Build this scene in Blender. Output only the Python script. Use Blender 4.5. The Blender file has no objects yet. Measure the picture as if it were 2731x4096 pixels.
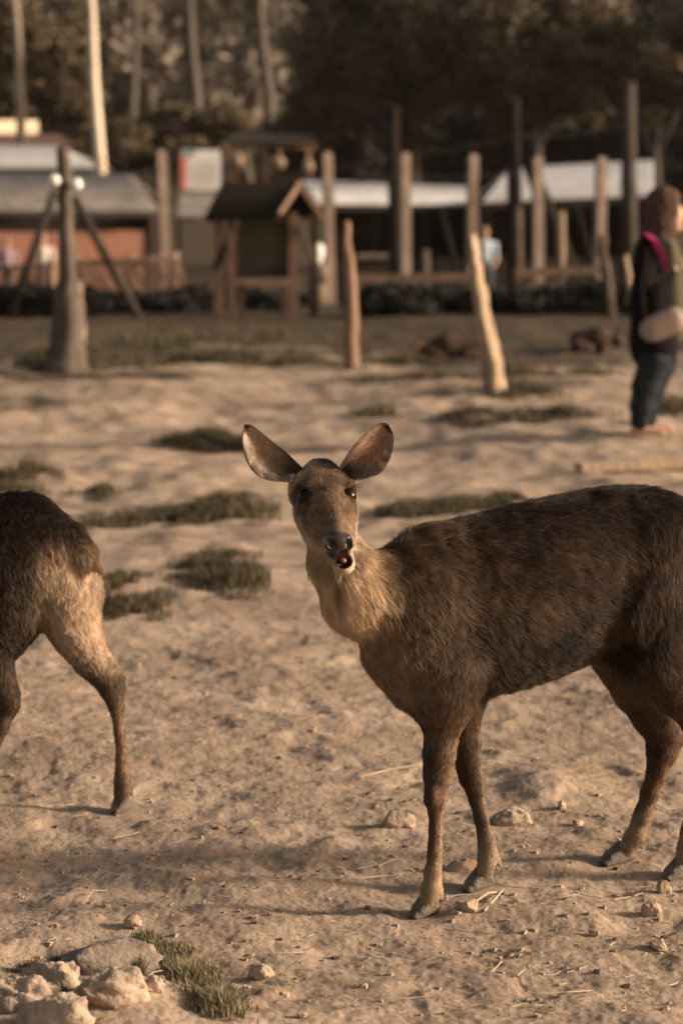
import bpy, math, random
import numpy as np
R = math.radians
random.seed(7); rng = np.random.default_rng(11)
SC = bpy.context.scene
COL = SC.collection

# ------------------------------------------------------------------ camera, sky, sun, exposure
CAM_H, F_PX, W_PX, H_PX = 1.55, 85 / 36 * 4096, 2731, 4096
PITCH = math.atan((2048 - 762) / F_PX)
cam_d = bpy.data.cameras.new('camera'); cam = bpy.data.objects.new('camera', cam_d); COL.objects.link(cam)
cam_d.sensor_fit = 'VERTICAL'; cam_d.sensor_height = 36; cam_d.sensor_width = 24; cam_d.lens = 85
cam_d.clip_start = 0.1; cam_d.clip_end = 3000
cam.location = (0, 0, CAM_H); cam.rotation_euler = (R(90) - PITCH, 0, 0)
cam_d.dof.use_dof = True; cam_d.dof.focus_distance = 5.12; cam_d.dof.aperture_fstop = 3.6
SC.camera = cam

SUN_EL, SUN_AZ = 18.0, 94.0          # azimuth clockwise from +Y (the view direction): light comes from the right
world = bpy.data.worlds.new('World'); SC.world = world; world.use_nodes = True
wn = world.node_tree.nodes; wl = world.node_tree.links
bg = wn['Background']
sky = wn.new('ShaderNodeTexSky'); sky.sky_type = 'NISHITA'; sky.sun_disc = False
sky.sun_elevation = R(SUN_EL); sky.sun_rotation = R(SUN_AZ)
sky.air_density = 1.0; sky.dust_density = 4.0; sky.ozone_density = 0.6
tint = wn.new('ShaderNodeMix'); tint.data_type = 'RGBA'; tint.blend_type = 'MULTIPLY'
tint.inputs['Factor'].default_value = 1.0
tint.inputs['B'].default_value = (1.0, 0.84, 0.68, 1)          # warm, dusty late-afternoon air
wl.new(sky.outputs['Color'], tint.inputs['A']); wl.new(tint.outputs['Result'], bg.inputs['Color'])
bg.inputs['Strength'].default_value = 0.10
sun_d = bpy.data.lights.new('sun', 'SUN'); sun = bpy.data.objects.new('sun', sun_d); COL.objects.link(sun)
sun_d.energy = 3.6; sun_d.angle = R(8.0); sun_d.color = (1.0, 0.87, 0.73)
_sd = (math.sin(R(SUN_AZ)) * math.cos(R(SUN_EL)), math.cos(R(SUN_AZ)) * math.cos(R(SUN_EL)), math.sin(R(SUN_EL)))
from mathutils import Vector, Matrix
sun.rotation_euler = Vector(_sd).to_track_quat('Z', 'Y').to_euler()
vs = SC.view_settings
vs.view_transform = 'Standard'; vs.look = 'None'; vs.gamma = 1.0; vs.use_curve_mapping = False
vs.exposure = 1.16
cy = SC.cycles
cy.max_bounces = 6; cy.diffuse_bounces = 3; cy.glossy_bounces = 2; cy.transmission_bounces = 4; cy.volume_bounces = 1
cy.transparent_max_bounces = 6; cy.use_adaptive_sampling = True; cy.use_denoising = True
SC.cycles_curves.shape = 'RIBBONS'; SC.cycles_curves.subdivisions = 2

# ------------------------------------------------------------------ helpers
def ray(px, py):
    """world direction of the photograph's pixel (2731 x 4096)"""
    cx, cyy = (px - 1365.5) / F_PX, (py - 2048) / F_PX
    c, s = math.cos(PITCH), math.sin(PITCH)
    return np.array([cx, c - cyy * s, -s - cyy * c])
def at(px, py, Y):
    d = ray(px, py); t = Y / d[1]
    return np.array([0, 0, CAM_H]) + d * t
def gdist(py):
    d = ray(1365, py); return -CAM_H / d[2] * d[1]

def tag(o, label=None, cat=None, group=None, kind=None):
    if label: o['label'] = label
    if cat: o['category'] = cat
    if group: o['group'] = group
    if kind: o['kind'] = kind
    return o
def empty(name, loc=(0, 0, 0), rz=0.0):
    o = bpy.data.objects.new(name, None); COL.objects.link(o)
    o.location = loc; o.rotation_euler = (0, 0, rz); o.empty_display_size = 0.1
    return o
def parent(o, p):
    o.parent = p
    if p is not None: o.matrix_parent_inverse = Matrix.Translation(Vector(p.location)).inverted() if p.rotation_euler.z == 0 else (Matrix.Translation(Vector(p.location)) @ p.rotation_euler.to_matrix().to_4x4()).inverted()
    return o
def mesh_obj(name, V, Fc, mat, par=None, smooth=False, local=False):
    """V world coordinates unless local (then coordinates of the parent)"""
    m = bpy.data.meshes.new(name)
    V = np.asarray(V, dtype=np.float64)
    if isinstance(Fc, np.ndarray):
        n, k = Fc.shape
        m.vertices.add(len(V)); m.vertices.foreach_set('co', V.astype(np.float32).ravel())
        m.loops.add(n * k); m.loops.foreach_set('vertex_index', Fc.astype(np.int32).ravel())
        m.polygons.add(n); m.polygons.foreach_set('loop_start', np.arange(0, n * k, k, dtype=np.int32))
        m.polygons.foreach_set('loop_total', np.full(n, k, dtype=np.int32))
        m.update(calc_edges=True); m.validate()
    else:
        m.from_pydata([tuple(v) for v in V], [], [tuple(f) for f in Fc]); m.update()
    if smooth: m.polygons.foreach_set('use_smooth', np.ones(len(m.polygons), dtype=bool))
    o = bpy.data.objects.new(name, m); COL.objects.link(o)
    if mat: m.materials.append(mat)
    if par is not None:
        if local: o.parent = par
        else: parent(o, par)
    return o
def vcol(o, C, name='coat'):
    a = o.data.attributes.new(name, 'FLOAT_COLOR', 'POINT')
    C = np.asarray(C, dtype=np.float32)
    if C.shape[1] == 3: C = np.concatenate([C, np.ones((len(C), 1), np.float32)], 1)
    a.data.foreach_set('color', np.ascontiguousarray(C).ravel())

class MB:
    """collects boxes, bars, tubes for one mesh"""
    def __init__(s): s.v = []; s.f = []
    def add(s, V, Fc):
        o = len(s.v); s.v += [tuple(map(float, p)) for p in V]; s.f += [tuple(i + o for i in f) for f in Fc]; return s
    def box(s, c, d, rz=0.0, rx=0.0, ry=0.0):
        M = Matrix.Rotation(rz, 3, 'Z') @ Matrix.Rotation(ry, 3, 'Y') @ Matrix.Rotation(rx, 3, 'X')
        V = [Vector(c) + M @ Vector((x * d[0] / 2, y * d[1] / 2, z * d[2] / 2)) for x in (-1, 1) for y in (-1, 1) for z in (-1, 1)]
        return s.add(V, [(0, 1, 3, 2), (4, 6, 7, 5), (0, 4, 5, 1), (2, 3, 7, 6), (0, 2, 6, 4), (1, 5, 7, 3)])
    def beam(s, a, b, w, h, up=(0, 0, 1)):
        a = Vector(a); b = Vector(b); n = (b - a).normalized()
        x = n.cross(Vector(up));
        if x.length < 1e-4: x = Vector((1, 0, 0))
        x.normalize(); y = x.cross(n)
        V = [p + x * sx * w / 2 + y * sy * h / 2 for p in (a, b) for sx in (-1, 1) for sy in (-1, 1)]
        return s.add(V, [(0, 1, 3, 2), (4, 6, 7, 5), (0, 4, 5, 1), (2, 3, 7, 6), (0, 2, 6, 4), (1, 5, 7, 3)])
    def tube(s, pts, rad, n=8, jit=0.0, seed=0):
        r_ = random.Random(seed); pts = [Vector(p) for p in pts]; V = []; Fc = []
        jr = [1 + jit * r_.uniform(-1, 1) for _ in range(n)]
        for i, p in enumerate(pts):
            t = (pts[min(i + 1, len(pts) - 1)] - pts[max(i - 1, 0)]).normalized()
            x = t.cross(Vector((0.13, 1, 0.07))).normalized(); y = t.cross(x)
            r = rad[i] if hasattr(rad, '__len__') else rad
            for k in range(n):
                a = 2 * math.pi * k / n
                V.append(p + (x * math.cos(a) + y * math.sin(a)) * r * jr[k] * (1 + jit * .5 * r_.uniform(-1, 1)))
            if i:
                for k in range(n):
                    q = (i - 1) * n; Fc.append((q + k, q + (k + 1) % n, q + n + (k + 1) % n, q + n + k))
        Fc.append(tuple(range(n - 1, -1, -1))); q = (len(pts) - 1) * n; Fc.append(tuple(range(q, q + n)))
        return s.add(V, Fc)
    def build(s, name, mat, par=None, smooth=False, local=False):
        return mesh_obj(name, s.v, s.f, mat, par, smooth, local)

# vectorised gradient noise
_perm = np.random.default_rng(3).permutation(512).astype(np.int64) % 256
_perm = np.concatenate([_perm, _perm, _perm])
_g3 = np.random.default_rng(5).normal(size=(256, 3)); _g3 /= np.linalg.norm(_g3, axis=1, keepdims=True); _g3 = _g3.astype(np.float32)
def noise3(P, scale=1.0, seed=0.0):
    P = np.asarray(P, dtype=np.float64) * scale + seed * 17.31 + 100
    I = np.floor(P).astype(np.int64); Fr = (P - I).astype(np.float32); I &= 255
    u = Fr * Fr * Fr * (Fr * (Fr * 6 - 15) + 10); out = np.zeros(len(P), np.float32)
    for dx in (0, 1):
        for dy in (0, 1):
            for dz in (0, 1):
                h = _perm[_perm[_perm[(I[:, 0] + dx) & 255] + ((I[:, 1] + dy) & 255)] + ((I[:, 2] + dz) & 255)] & 255
                g = _g3[h]
                dot = g[:, 0] * (Fr[:, 0] - dx) + g[:, 1] * (Fr[:, 1] - dy) + g[:, 2] * (Fr[:, 2] - dz)
                w = (u[:, 0] if dx else 1 - u[:, 0]) * (u[:, 1] if dy else 1 - u[:, 1]) * (u[:, 2] if dz else 1 - u[:, 2])
                out += w * dot
    return out * 1.6
def n2(x, y, scale, seed=0, ay=1.0):
    x = np.asarray(x, float).ravel(); y = np.asarray(y, float).ravel()
    return noise3(np.stack([x, y * ay, np.full_like(x, seed * 3.7)], 1), scale, seed)
def sstep(a, b, x):
    t = np.clip((np.asarray(x, float) - a) / (b - a), 0, 1); return t * t * (3 - 2 * t)

# node material helpers
def new_mat(name):
    m = bpy.data.materials.new(name); m.use_nodes = True
    n = m.node_tree.nodes; return m, n, m.node_tree.links, n['Principled BSDF']
def noise_mat(name, c1, c2, scale=6.0, rough=0.85, bump=0.3, bscale=None, c3=None, stretch=(1, 1, 1), spec=0.25, dist=0.01, metal=0.0):
    """two or three tones broken up by noise, with fine relief"""
    m, N, L, b = new_mat(name)
    tc = N.new('ShaderNodeTexCoord'); mp = N.new('ShaderNodeMapping'); mp.inputs['Scale'].default_value = stretch
    L.new(tc.outputs['Object'], mp.inputs['Vector'])
    nz = N.new('ShaderNodeTexNoise'); nz.inputs['Scale'].default_value = scale; nz.inputs['Detail'].default_value = 6; nz.inputs['Roughness'].default_value = .62
    L.new(mp.outputs['Vector'], nz.inputs['Vector'])
    cr = N.new('ShaderNodeValToRGB'); e = cr.color_ramp.elements
    e[0].position = .33; e[0].color = (*c1, 1); e[1].position = .68; e[1].color = (*c2, 1)
    if c3: q = cr.color_ramp.elements.new(.5); q.color = (*c3, 1)
    L.new(nz.outputs['Fac'], cr.inputs['Fac']); L.new(cr.outputs['Color'], b.inputs['Base Color'])
    b.inputs['Roughness'].default_value = rough; b.inputs['Specular IOR Level'].default_value = spec; b.inputs['Metallic'].default_value = metal
    if bump:
        n2_ = N.new('ShaderNodeTexNoise'); n2_.inputs['Scale'].default_value = bscale or scale * 5; n2_.inputs['Detail'].default_value = 5
        L.new(mp.outputs['Vector'], n2_.inputs['Vector'])
        bp = N.new('ShaderNodeBump'); bp.inputs['Strength'].default_value = bump; bp.inputs['Distance'].default_value = dist
        L.new(n2_.outputs['Fac'], bp.inputs['Height']); L.new(bp.outputs['Normal'], b.inputs['Normal'])
    return m
# ------------------------------------------------------------------ ground
HOOVES = [(1690, 3672), (1905, 3562), (2450, 3462), (2705, 3520), (478, 3255)]
def _plane_hit(px, py):
    d = ray(px, py); t = -CAM_H / d[2]; return d[0] * t, d[1] * t
HOOF_XY = [_plane_hit(*h) for h in HOOVES]
def _ground_raw(x, y):
    z = np.zeros(len(x))
    near = 1 - sstep(7.5, 11.0, y)
    far = sstep(7.0, 11.5, y) * (1 - sstep(26, 34, y))
    # trodden, lumpy earth close by
    a = n2(x, y, 1.7, 1); b = n2(x, y, 4.6, 2); c = n2(x, y, 11.0, 3); d = n2(x, y, 29.0, 4)
    warp = n2(x, y, 2.3, 9)
    lump = np.maximum(0, n2(x + .05 * warp, y + .05 * warp, 7.0, 5) - .1)
    ridge = 1 - np.abs(n2(x, y, 3.1, 6)) * 2
    z += (.018 * a + .010 * b + .0058 * c + .0034 * d + .014 * lump + .005 * ridge) * (.35 + .65 * near) * (1 - sstep(22, 30, y))
    z += (.0018 * n2(x, y, 70.0, 7)) * near
    z -= .007 * sstep(.28, .55, n2(x, y, 5.4, 8)) * (.3 + .7 * near)             # scuffed hollows
    # worn mounds farther back, long across the view
    z += far * (.08 * n2(x, y, .55, 10, .75) + .040 * n2(x, y, 1.25, 11, .8) + .03 * np.maximum(0, n2(x, y, .9, 12, .8)) + .028 * n2(x, y, 3.0, 13) + .014 * n2(x, y, 7.0, 15))
    z += .12 * np.exp(-((y - 19.3 - .08 * x) / 1.7) ** 2) * sstep(6, -3, x)
    # falls away behind the paddock fence, then the valley floor and the hill
    z -= .95 * sstep(31, 54, y)
    z += 27 * sstep(92, 205, y) * (1 - .25 * sstep(-10, 40, x)) + sstep(100, 150, y) * 2.0 * n2(x, y, .02, 14)
    return z
def gz(x, y):
    x = np.atleast_1d(np.asarray(x, float)); y = np.atleast_1d(np.asarray(y, float)); sh = x.shape
    x = x.ravel(); y = y.ravel(); z = _ground_raw(x, y)
    for hx, hy in HOOF_XY:                                   # level where the deer stand
        w = np.exp(-(((x - hx) / .07) ** 2 + ((y - hy) / .07) ** 2) ** 1.5); z = z * (1 - w)
    # foreground bank with the stones, lower left
    hx, hy = _plane_hit(330, 4060)
    z += .05 * np.exp(-(((x - hx) / .40) ** 2 + ((y - hy + .12) / .30) ** 2))
    hx, hy = _plane_hit(560, 4075)
    z += .035 * np.exp(-(((x - hx) / .09) ** 2 + ((y - hy) / .12) ** 2))
    hx, hy = _plane_hit(2190, 3170)
    z += .035 * np.exp(-(((x - hx) / .11) ** 2 + ((y - hy) / .13) ** 2))
    hx, hy = _plane_hit(2300, 3660)
    z += .02 * np.exp(-(((x - hx) / .25) ** 2 + ((y - hy) / .08) ** 2))
    return z.reshape(sh)
def gz1(x, y): return float(gz(x, y)[0])
def ground_at(px, py):
    """where the pixel's ray meets the ground"""
    d = ray(px, py); t = np.linspace(2.5, 90, 6000); P = d[None] * t[:, None]
    h = CAM_H + P[:, 2] - gz(P[:, 0], P[:, 1]); i = int(np.argmax(h < 0)) or len(t) - 1
    u = h[i - 1] / (h[i - 1] - h[i] + 1e-12); p = P[i - 1] * (1 - u) + P[i] * u
    return np.array([p[0], p[1], gz1(p[0], p[1])])

ang = np.concatenate([np.arange(-180, -40, 7.0), np.arange(-40, -11.5, 1.5), np.arange(-11.5, 11.5, .036), np.arange(11.5, 40, 1.5), np.arange(40, 180.01, 7.0)])
ang[-1] = 180
rad = np.concatenate([[.15, 1.0, 2.0, 2.7, 3.2], 1 / np.arange(1 / 3.5, 1 / 62, -.00027), np.geomspace(64, 320, 50)])
AA, RR = np.meshgrid(np.radians(ang), rad)
GX, GY = RR * np.sin(AA), RR * np.cos(AA)
GZ = gz(GX, GY)
nr, na = GX.shape
idx = np.arange(nr * na).reshape(nr, na)
quads = np.stack([idx[:-1, :-1], idx[1:, :-1], idx[1:, 1:], idx[:-1, 1:]], -1).reshape(-1, 4)[:, ::-1]

def ground_material():
    m, N, L, b = new_mat('trodden_earth')
    geo = N.new('ShaderNodeNewGeometry')
    sep = N.new('ShaderNodeSeparateXYZ'); L.new(geo.outputs['Position'], sep.inputs[0])
    def nz(scale, detail=6, rough=.6, st=(1, 1, 1)):
        mp = N.new('ShaderNodeMapping'); mp.inputs['Scale'].default_value = st; L.new(geo.outputs['Position'], mp.inputs['Vector'])
        n = N.new('ShaderNodeTexNoise'); n.inputs['Scale'].default_value = scale; n.inputs['Detail'].default_value = detail; n.inputs['Roughness'].default_value = rough
        L.new(mp.outputs['Vector'], n.inputs['Vector']); return n.outputs['Fac']
    def ramp(f, stops):
        r = N.new('ShaderNodeValToRGB'); e = r.color_ramp.elements
        e[0].position, e[0].color = stops[0][0], (*stops[0][1], 1); e[1].position, e[1].color = stops[-1][0], (*stops[-1][1], 1)
        for p, c in stops[1:-1]: q = e.new(p); q.color = (*c, 1)
        L.new(f, r.inputs['Fac']); return r.outputs['Color']
    def mix(a, b_, f, mode='MIX'):
        x = N.new('ShaderNodeMix'); x.data_type = 'RGBA'; x.blend_type = mode
        for s, v in (('A', a), ('B', b_), ('Factor', f)):
            if hasattr(v, 'is_linked') or hasattr(v, 'node'): L.new(v, x.inputs[s])
            elif s == 'Factor': x.inputs[s].default_value = v
            else: x.inputs[s].default_value = (*v, 1)
        return x.outputs['Result']
    base = ramp(nz(2.2, 8, .65), [(.30, (.215, .154, .108)), (.5, (.305, .224, .160)), (.72, (.385, .290, .212))])
    spk = ramp(nz(38, 6, .75), [(.30, (.55, .52, .50)), (.46, (.95, .95, .95)), (.75, (1.12, 1.1, 1.08))])
    c = mix(base, spk, .8, 'MULTIPLY')
    dark = ramp(nz(7.5, 6, .7), [(.54, (0, 0, 0)), (.70, (1, 1, 1))])
    drk2 = ramp(nz(1.3, 7, .65, (1, 1.6, 1)), [(.50, (0, 0, 0)), (.70, (1, 1, 1))])
    c = mix(c, (.195, .143, .101), mix((0, 0, 0), drk2, .65))
    c = mix(c, (.165, .116, .079), mix((0, 0, 0), dark, .7))
    # thin turf: scattered farther back, closed beyond the last bank
    g = nz(.55, 6, .62, (1, 1.3, 1))
    mr = N.new('ShaderNodeMapRange'); mr.inputs['From Min'].default_value = 9; mr.inputs['From Max'].default_value = 26
    mr.inputs['To Min'].default_value = -.36; mr.inputs['To Max'].default_value = .28; L.new(sep.outputs['Y'], mr.inputs['Value'])
    ad = N.new('ShaderNodeMath'); ad.operation = 'ADD'; L.new(g, ad.inputs[0]); L.new(mr.outputs['Result'], ad.inputs[1])
    gm = ramp(ad.outputs[0], [(.50, (0, 0, 0)), (.62, (1, 1, 1))])
    turf = ramp(nz(9, 6, .7), [(.3, (.030, .022, .013)), (.7, (.084, .059, .037))])
    c = mix(c, turf, gm)
    L.new(c, b.inputs['Base Color']); b.inputs['Roughness'].default_value = .95; b.inputs['Specular IOR Level'].default_value = .1
    h1 = nz(26, 8, .7); h2 = nz(110, 5, .7)
    bp = N.new('ShaderNodeBump'); bp.inputs['Strength'].default_value = .75; bp.inputs['Distance'].default_value = .012; L.new(h1, bp.inputs['Height'])
    bq = N.new('ShaderNodeBump'); bq.inputs['Strength'].default_value = .6; bq.inputs['Distance'].default_value = .004; L.new(h2, bq.inputs['Height']); L.new(bp.outputs['Normal'], bq.inputs['Normal'])
    L.new(bq.outputs['Normal'], b.inputs['Normal'])
    return m
EARTH = ground_material()
ground = mesh_obj('ground', np.stack([GX.ravel(), GY.ravel(), GZ.ravel()], 1), quads, EARTH, None, True)
tag(ground, 'pale trodden earth with scuffs, worn mounds and thin turf farther back', 'ground', kind='structure')
# ------------------------------------------------------------------ implicit bodies (smooth union of cones, ellipsoids and lofts)
def _smin(a, b, k):
    h = np.clip(.5 + .5 * (b - a) / k, 0, 1); return b + (a - b) * h - k * h * (1 - h)
class Body:
    def __init__(s): s.p = []
    def cone(s, a, ra, b, rb, k=.02, flow=None, hair=.01, col=(.1, .07, .05), sub=False, sq=None):
        """sq=(axis, factor): squash distances along an axis (factor<1 = flatter)"""
        a = np.asarray(a, float); b = np.asarray(b, float)
        fl = np.asarray(flow, float) if flow is not None else (b - a)
        s.p.append(dict(t='c', a=a, b=b, ra=ra, rb=rb, k=k, flow=fl / (np.linalg.norm(fl) + 1e-9), hair=hair, col=col, sub=sub, sq=sq,
                        lo=np.minimum(a - ra, b - rb), hi=np.maximum(a + ra, b + rb)))
    def chain(s, pts, **kw):
        for (a, ra), (b, rb) in zip(pts[:-1], pts[1:]): s.cone(a, ra, b, rb, **kw)
    def ell(s, c, r, M=None, k=.02, flow=(0, 0, -1), hair=.01, col=(.1, .07, .05), sub=False):
        c = np.asarray(c, float); M = np.eye(3) if M is None else np.asarray(M, float); q = max(r)
        fl = np.asarray(flow, float)
        s.p.append(dict(t='e', c=c, r=np.asarray(r, float), M=M, k=k, flow=fl / (np.linalg.norm(fl) + 1e-9), hair=hair, col=col, sub=sub, lo=c - q, hi=c + q))
    def loft(s, o, ax, st, lat, k=.03, flow=None, hair=.02, col=(.06, .04, .03)):
        """st rows: (s, lateral offset, ztop, zbottom, half width) along horizontal axis ax from o"""
        st = np.asarray(st, float); o = np.asarray(o, float); ax = np.asarray(ax, float); lat = np.asarray(lat, float)
        P = np.concatenate([o + np.outer(st[:, 0], ax) + np.outer(st[:, 1] + w * st[:, 4], lat) for w in (-1, 1)])
        lo = P.min(0); hi = P.max(0); lo[2] = st[:, 3].min(); hi[2] = st[:, 2].max()
        fl = ax * .85 + np.array([0, 0, -.5]) if flow is None else np.asarray(flow, float)
        s.p.append(dict(t='l', o=o, ax=ax, lat=lat, st=st, k=k, flow=fl / np.linalg.norm(fl), hair=hair, col=col, sub=False, lo=lo, hi=hi))
    @staticmethod
    def dist(p, X, Y, Z):
        if p['t'] == 'c':
            a, b = p['a'], p['b']; d = b - a; L2 = float(d @ d) + 1e-12
            qx, qy, qz = X - a[0], Y - a[1], Z - a[2]
            t = np.clip((qx * d[0] + qy * d[1] + qz * d[2]) / L2, 0, 1)
            ex, ey, ez = qx - t * d[0], qy - t * d[1], qz - t * d[2]
            if p['sq'] is not None:
                ax, f = p['sq']; m = (ex * ax[0] + ey * ax[1] + ez * ax[2]) * (1 / f - 1)
                ex = ex + m * ax[0]; ey = ey + m * ax[1]; ez = ez + m * ax[2]
            return np.sqrt(ex * ex + ey * ey + ez * ez) - (p['ra'] + (p['rb'] - p['ra']) * t)
        if p['t'] == 'e':
            c, r, M = p['c'], p['r'], p['M']; qx, qy, qz = X - c[0], Y - c[1], Z - c[2]
            u = [(qx * M[i][0] + qy * M[i][1] + qz * M[i][2]) / r[i] for i in range(3)]
            k0 = np.sqrt(u[0] ** 2 + u[1] ** 2 + u[2] ** 2) + 1e-9
            k1 = np.sqrt((u[0] / r[0]) ** 2 + (u[1] / r[1]) ** 2 + (u[2] / r[2]) ** 2) + 1e-9
            return k0 * (k0 - 1) / k1
        o, ax, lat, st = p['o'], p['ax'], p['lat'], p['st']
        qx, qy = X - o[0], Y - o[1]
        s_ = qx * ax[0] + qy * ax[1] + 0 * Z; u = qx * lat[0] + qy * lat[1]
        sc = np.clip(s_, st[0, 0], st[-1, 0])
        ss = np.linspace(st[0, 0], st[-1, 0], 200)
        def smooth(col):
            v = np.interp(ss, st[:, 0], st[:, col]); kk = np.hanning(21); kk /= kk.sum()
            return np.convolve(np.pad(v, 10, mode='edge'), kk, 'valid')
        of, zt, zb, hw = (np.interp(sc, ss, smooth(i)) for i in (1, 2, 3, 4))
        zc = (zt + zb) / 2; hh = (zt - zb) / 2
        e = (np.abs((u - of) / hw) ** 2.15 + np.abs((Z - zc) / hh) ** 2.15) ** (1 / 2.15)
        d = (e - 1) * np.minimum(hw, hh)
        ds = np.abs(s_ - sc)
        return np.where(ds > 0, np.sqrt(np.maximum(d, 0) ** 2 + ds ** 2) + np.minimum(d, 0), d)
    def mesh(s, h, fine=None):
        """surface nets on a rectilinear grid; fine = (lo, hi, h) box of finer cells"""
        lo = np.min([p['lo'] for p in s.p], 0) - .03; hi = np.max([p['hi'] for p in s.p], 0) + .03
        ax = []
        for i in range(3):
            if fine is None: ax.append(np.arange(lo[i], hi[i] + h, h))
            else:
                fl, fh, hf = fine; parts = []
                parts.append(np.linspace(lo[i], fl[i], max(2, int((fl[i] - lo[i]) / h) + 1))[:-1] if fl[i] > lo[i] else np.array([]))
                a0, a1 = max(fl[i], lo[i]), min(fh[i], hi[i])
                parts.append(np.linspace(a0, a1, max(2, int((a1 - a0) / hf) + 1)))
                parts.append(np.linspace(fh[i], hi[i], max(2, int((hi[i] - fh[i]) / h) + 1))[1:] if fh[i] < hi[i] else np.array([]))
                ax.append(np.concatenate(parts))
        xs, ys, zs = (a.astype(np.float32) for a in ax)
        D = np.full((len(xs), len(ys), len(zs)), .5, np.float32)
        for p in s.p:
            pad = p['k'] * 1.5 + .012
            sl = [slice(max(0, np.searchsorted(c, p['lo'][i] - pad) - 1), np.searchsorted(c, p['hi'][i] + pad) + 1) for i, c in enumerate((xs, ys, zs))]
            X, Y, Z = xs[sl[0]][:, None, None], ys[sl[1]][None, :, None], zs[sl[2]][None, None, :]
            d = s.dist(p, X, Y, Z).astype(np.float32); cur = D[tuple(sl)]
            D[tuple(sl)] = -_smin(-cur, d, p['k']) if p['sub'] else _smin(cur, d, p['k'])
        V, Fc = surface_nets(D, xs, ys, zs)
        s.D = D
        return V, Fc
    def props(s, V, tau=.012):
        V = np.asarray(V); W = 0; fl = np.zeros((len(V), 3)); hr = np.zeros(len(V)); cl = np.zeros((len(V), 3))
        ds = np.stack([s.dist(p, V[:, 0], V[:, 1], V[:, 2]) for p in s.p if not p['sub']]); pp = [p for p in s.p if not p['sub']]
        m = ds.min(0); w = np.exp(-(ds - m) / tau); W = w.sum(0)
        for i, p in enumerate(pp):
            fl += w[i][:, None] * p['flow']; hr += w[i] * p['hair']; cl += w[i][:, None] * np.asarray(p['col'])
        return fl / W[:, None], hr / W, cl / W[:, None]

def surface_nets(D, xs, ys, zs):
    S = D < 0
    nx, ny, nz_ = D.shape
    c = np.zeros((nx - 1, ny - 1, nz_ - 1), np.int8)
    for i in (0, 1):
        for j in (0, 1):
            for k in (0, 1): c += S[i:nx - 1 + i, j:ny - 1 + j, k:nz_ - 1 + k]
    act = np.argwhere((c > 0) & (c < 8)); n = len(act)
    ids = np.full(c.shape, -1, np.int64); ids[tuple(act.T)] = np.arange(n)
    acc = np.zeros((n, 3)); cnt = np.zeros(n)
    G = (xs, ys, zs)
    corner = lambda o: D[act[:, 0] + o[0], act[:, 1] + o[1], act[:, 2] + o[2]]
    pos = lambda o: np.stack([G[i][act[:, i] + o[i]] for i in range(3)], 1).astype(np.float64)
    for a in range(3):
        for u in (0, 1):
            for v in (0, 1):
                o0 = [0, 0, 0]; o0[(a + 1) % 3] = u; o0[(a + 2) % 3] = v; o1 = list(o0); o1[a] = 1
                d0, d1 = corner(o0), corner(o1); x = (d0 < 0) != (d1 < 0)
                t = np.where(x, d0 / np.where(x, d0 - d1, 1), 0)[:, None]
                acc += np.where(x[:, None], pos(o0) * (1 - t) + pos(o1) * t, 0); cnt += x
    V = acc / cnt[:, None]
    quads = []
    for a in range(3):
        s0 = [slice(None)] * 3; s1 = [slice(None)] * 3; s0[a] = slice(0, -1); s1[a] = slice(1, None)
        A, B = S[tuple(s0)], S[tuple(s1)]; e = np.argwhere(A != B)
        b, cc = (a + 1) % 3, (a + 2) % 3
        e = e[(e[:, b] > 0) & (e[:, cc] > 0) & (e[:, b] < D.shape[b] - 1) & (e[:, cc] < D.shape[cc] - 1)]
        def cell(db, dc):
            q = e.copy(); q[:, b] += db; q[:, cc] += dc; return ids[q[:, 0], q[:, 1], q[:, 2]]
        q = np.stack([cell(-1, -1), cell(0, -1), cell(0, 0), cell(-1, 0)], 1)
        flip = ~A[tuple(e.T)]
        q[flip] = q[flip][:, ::-1]; quads.append(q)
    Q = np.concatenate(quads)
    # two rounds of light smoothing
    E = np.concatenate([Q[:, [0, 1]], Q[:, [1, 2]], Q[:, [2, 3]], Q[:, [3, 0]]])
    for _ in range(2):
        m = np.zeros_like(V); k = np.zeros(len(V))
        np.add.at(m, E[:, 0], V[E[:, 1]]); np.add.at(k, E[:, 0], 1)
        V = V * .5 + .5 * m / np.maximum(k, 1)[:, None]
    return V, Q

def vert_normals(V, Q):
    n = np.cross(V[Q[:, 2]] - V[Q[:, 0]], V[Q[:, 3]] - V[Q[:, 1]]); N = np.zeros_like(V)
    for i in range(Q.shape[1]): np.add.at(N, Q[:, i], n)
    return N / (np.linalg.norm(N, axis=1, keepdims=True) + 1e-12)
def sample_surface(V, Q, n, weight=None):
    T = np.concatenate([Q[:, [0, 1, 2]], Q[:, [0, 2, 3]]]) if Q.shape[1] == 4 else Q
    ar = np.linalg.norm(np.cross(V[T[:, 1]] - V[T[:, 0]], V[T[:, 2]] - V[T[:, 0]]), axis=1)
    if weight is not None: ar = ar * weight[T].mean(1)
    f = np.searchsorted(np.cumsum(ar) / ar.sum(), rng.random(n)); f = np.minimum(f, len(T) - 1)
    r1 = np.sqrt(rng.random(n)); r2 = rng.random(n); bc = np.stack([1 - r1, r1 * (1 - r2), r1 * r2], 1)
    return T[f], bc
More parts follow.
